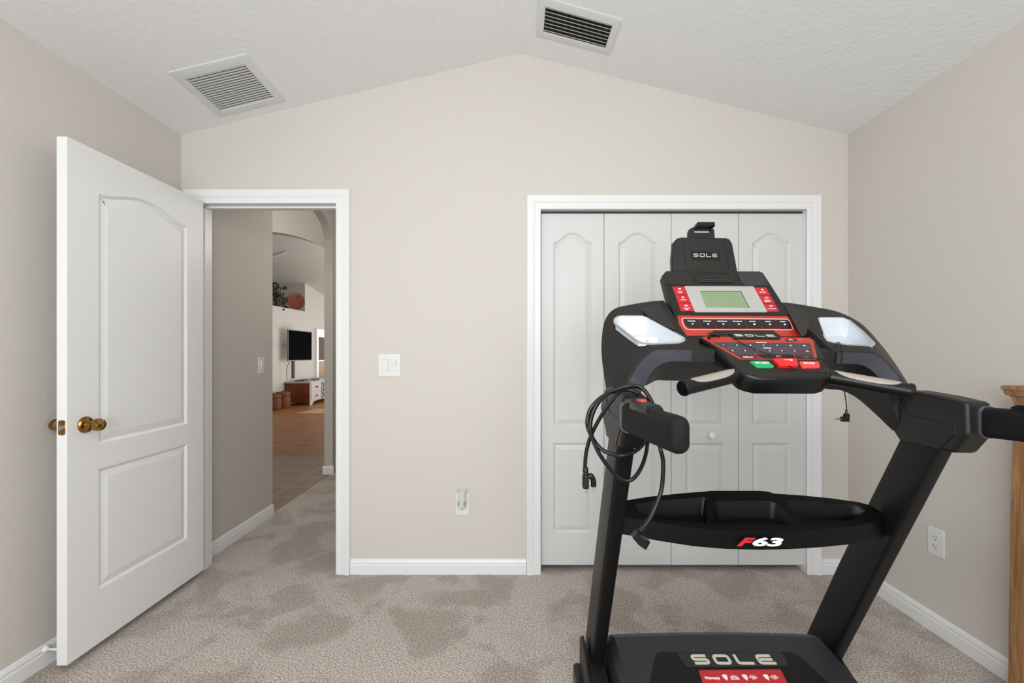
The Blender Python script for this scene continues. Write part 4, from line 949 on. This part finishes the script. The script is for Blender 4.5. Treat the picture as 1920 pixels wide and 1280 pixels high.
# ------------------------------------------------------------------ things lying on or hanging from the treadmill
# small carton in the left cup holder
q = P3(1211, 640, 1.335)
cb = thing('small_carton', (q.x, q.y, q.z-.02), 'small white carton with yellow edging in the left cup holder', 'box')
obj('carton_body', box(B(), q.x-.032, q.x+.034, q.y, q.y+.022, q.z-.012, q.z+.0125), M['white'], cb, bevel=.001)
CP = Plane((q.x, q.y, q.z), (1, 0, 0), (0, 0, 1))
obj('printed_border', stroke(B(), CP, [(-.03, .006), (.012, .006), (.012, -.010)], .0016, .0, .0006), M['yellow'], cb)
obj('printed_text', text(B(), 'AU', CP, .004, .0005, .006, h=.0006, sx=1.3), M['slot'], cb)
# power cord
def C5(x, y, Y): return P3(1060+x/6.4, 700+y/6.4, Y)
path = [C5(235, 1130, 1.05), C5(243, 1000, 1.05), C5(265, 880, 1.05), C5(310, 740, 1.05), C5(400, 560, 1.05), C5(500, 400, 1.055), C5(620, 250, 1.06), C5(740, 172, 1.062), C5(830, 152, 1.062), C5(930, 185, 1.062), C5(1010, 300, 1.055), C5(1040, 450, 1.05), C5(1030, 650, 1.04),
        C5(950, 820, 1.02), C5(850, 925, 1.0), C5(700, 985, .99), C5(560, 968, 1.0), C5(430, 905, 1.01), C5(335, 790, 1.02), C5(278, 670, 1.03), C5(262, 570, 1.03), C5(290, 450, 1.035), C5(350, 360, 1.04), C5(440, 280, 1.05), C5(560, 222, 1.07), C5(700, 195, 1.08), C5(800, 205, 1.08), C5(900, 270, 1.08), C5(980, 400, 1.085), C5(1010, 600, 1.09),
        C5(990, 820, 1.07), C5(955, 1010, 1.04), C5(890, 1165, 1.02), C5(810, 1262, 1.01), C5(730, 1285, 1.01), C5(640, 1245, 1.01), C5(520, 1125, 1.01), C5(400, 950, 1.01), C5(330, 790, 1.015), C5(300, 640, 1.015), C5(325, 490, 1.02), C5(400, 345, 1.03), C5(510, 240, 1.045), C5(640, 180, 1.048), C5(760, 150, 1.048), C5(880, 150, 1.048), C5(980, 240, 1.04), C5(1060, 400, 1.03), C5(1110, 600, 1.01), C5(1125, 780, 1.0),
        C5(1140, 900, .99), C5(1172, 1040, .99), P3(1243, 890, .99), P3(1240, 918, .99), P3(1231, 945, .985), P3(1220, 969, .98), P3(1209, 986, .975)]
pc_ = thing('power_cord', tuple(path[14]), 'black power cord looped over the left handrail', 'power cord')
obj('cable', tube(B(), crom(path, 6), .0046, 10), M['cord'], pc_)
def chain(pts, rs, name, m, par, seg=14): return obj(name, tube(B(), pts, rs, seg), m, par)
pA = P3(1097, 876, 1.05); 
pg_ = chain([pA, pA+Vector((.001, 0, -.003)), pA+Vector((.001, 0, -.010)), pA+Vector((.0012, 0, -.011)), pA+Vector((.0015, 0, -.018))], [.005, .0065, .0065, .0056, .0062], 'strain_relief', M['cord'], pc_)
bm = box(B(), pA.x-.006, pA.x+.008, pA.y-.010, pA.y+.010, pA.z-.048, pA.z-.016); 
plg = obj('plug', bm, M['cord'], pc_, bevel=.003)
obj('plug_grip', tube(B(), crom([(pA.x+.008, pA.y, pA.z-.020), (pA.x+.014, pA.y, pA.z-.020), (pA.x+.019, pA.y, pA.z-.030), (pA.x+.0195, pA.y, pA.z-.044)], 4), [.0065]*13, 10), M['cord'], plg)
for dx, l_ in ((.002, .060), (.0055, .059), (.0195, .060)):
    obj('prong', box(B(), pA.x+dx-.0011, pA.x+dx+.0011, pA.y-.003, pA.y+.003, pA.z-l_, pA.z-.040), M['steel'], plg)
pB = path[-1]; d1 = (P3(1199, 997, .97)-pB).normalized()
chain([pB, pB+d1*.006, pB+d1*.012, pB+d1*.018], [.0055, .006, .0055, .0065], 'strain_relief', M['cord'], pc_)
c1 = P3(1185, 1004, .97); CPn = Plane(P3(1200, 1010, .965), (1, 0, 0), (0, 0, 1))
cn = obj('appliance_connector', plate(B(), CPn, [(1184, 1005), (1193, 995), (1203, 1006), (1217.5, 1012), (1209, 1027.5), (1196, 1019)], -.010, .010, r=.002), M['cord'], pc_, bevel=.002)
# safety key with tether and clip
a, b = KP.ab(*K2(1230, 500)); kroot = thing('safety_key', tuple(KP.at(a, b, .004)), 'red safety key between the start and stop buttons', 'safety key')
obj('key_body', plate(B(), KP, [K2(*p) for p in ((1042, 462), (1070, 450), (1378, 455), (1398, 475), (1418, 550), (1400, 562), (1150, 558))], H0, H0+.009, r=.003, chamf=.002), M['brightred'], kroot, ang=20)
bm = B(); a, b = KP.ab(*K2(1285, 482)); hh = H0+.009
stroke(bm, KP, [(a-.014, b), (a-.003, b)], .0018, hh, hh+.0006); stroke(bm, KP, [(a+.0035+.0035*math.cos(t/10*6.283), b+.0028*math.sin(t/10*6.283)) for t in range(10)], .0018, hh, hh+.0006, True)
obj('key_symbol', bm, M['white'], kroot)
def onk(px, py, h): a_, b_ = KP.ab(px, py); return KP.at(a_, b_, h)
kb = KP.ab(1477, 692.5)
teth = [KP.at(kb[0], kb[1], .012), onk(1483, 697, .012), onk(1496, 701, .010), onk(1516, 704, .010), onk(1540, 704.5, .012), P3(1560, 700, 1.165), P3(1572, 692, 1.19), P3(1566, 688, 1.20), P3(1554, 685.5, 1.20), onk(1540, 682, .012), onk(1520, 677, .010), onk(1490, 674.5, .009), onk(1462, 672, .009), onk(1435, 667, .009), onk(1412, 659, .009), onk(1395, 651.5, .009), onk(1378, 642, .009), onk(1362, 635.5, .013), onk(1345, 633, .012)]
obj('tether_cord', tube(B(), crom(teth, 6), .0011, 8), M['cord'], kroot)
cj = onk(1336, 631, .004)
obj('clothing_clip', plate(B(), KP, [K2(118, 140), K2(125, 92), K2(170, 80), K2(290, 92), K2(300, 124), K2(235, 112), K2(170, 118), K2(150, 152)], .003, .014, r=.002), M['gloss'], kroot, bevel=.001)
# audio cable
au = [P3(1568, 645, 1.275), P3(1571, 641.5, 1.268), P3(1576, 646, 1.255), P3(1579, 660, 1.235), P3(1577.5, 680, 1.215), P3(1578, 700, 1.205), P3(1581, 722, 1.20), P3(1584.5, 740, 1.20), P3(1587, 758, 1.20), P3(1587, 768, 1.20)]
ar = thing('audio_cable', tuple(au[-1]), 'thin black audio cable dangling from the right cup holder', 'audio cable')
obj('cable', tube(B(), crom(au, 6), .0014, 8), M['cord'], ar)
e_ = au[-1]; obj('strain_relief', tube(B(), [e_+Vector((0, 0, .001)), e_+Vector((0, 0, -.012))], [.0026, .0034], 10), M['cord'], ar)
AP = Plane(P3(1586, 784, 1.2), (1, 0, 0), (0, 0, 1))
jk = obj('jack_housing', plate(B(), AP, [(1577, 781), (1582, 781), (1584, 775), (1591, 775), (1591, 790), (1577.5, 790)], -.005, .005, r=.001), M['cord'], ar, bevel=.0008)
jp = P3(1577, 785.5, 1.2); obj('jack_pin', tube(B(), [jp, jp+Vector((-.009, 0, .0002)), jp+Vector((-.0095, 0, .0002)), jp+Vector((-.018, 0, .0003))], [.0022, .0022, .0013, .0010], 8), M['steel'], jk)
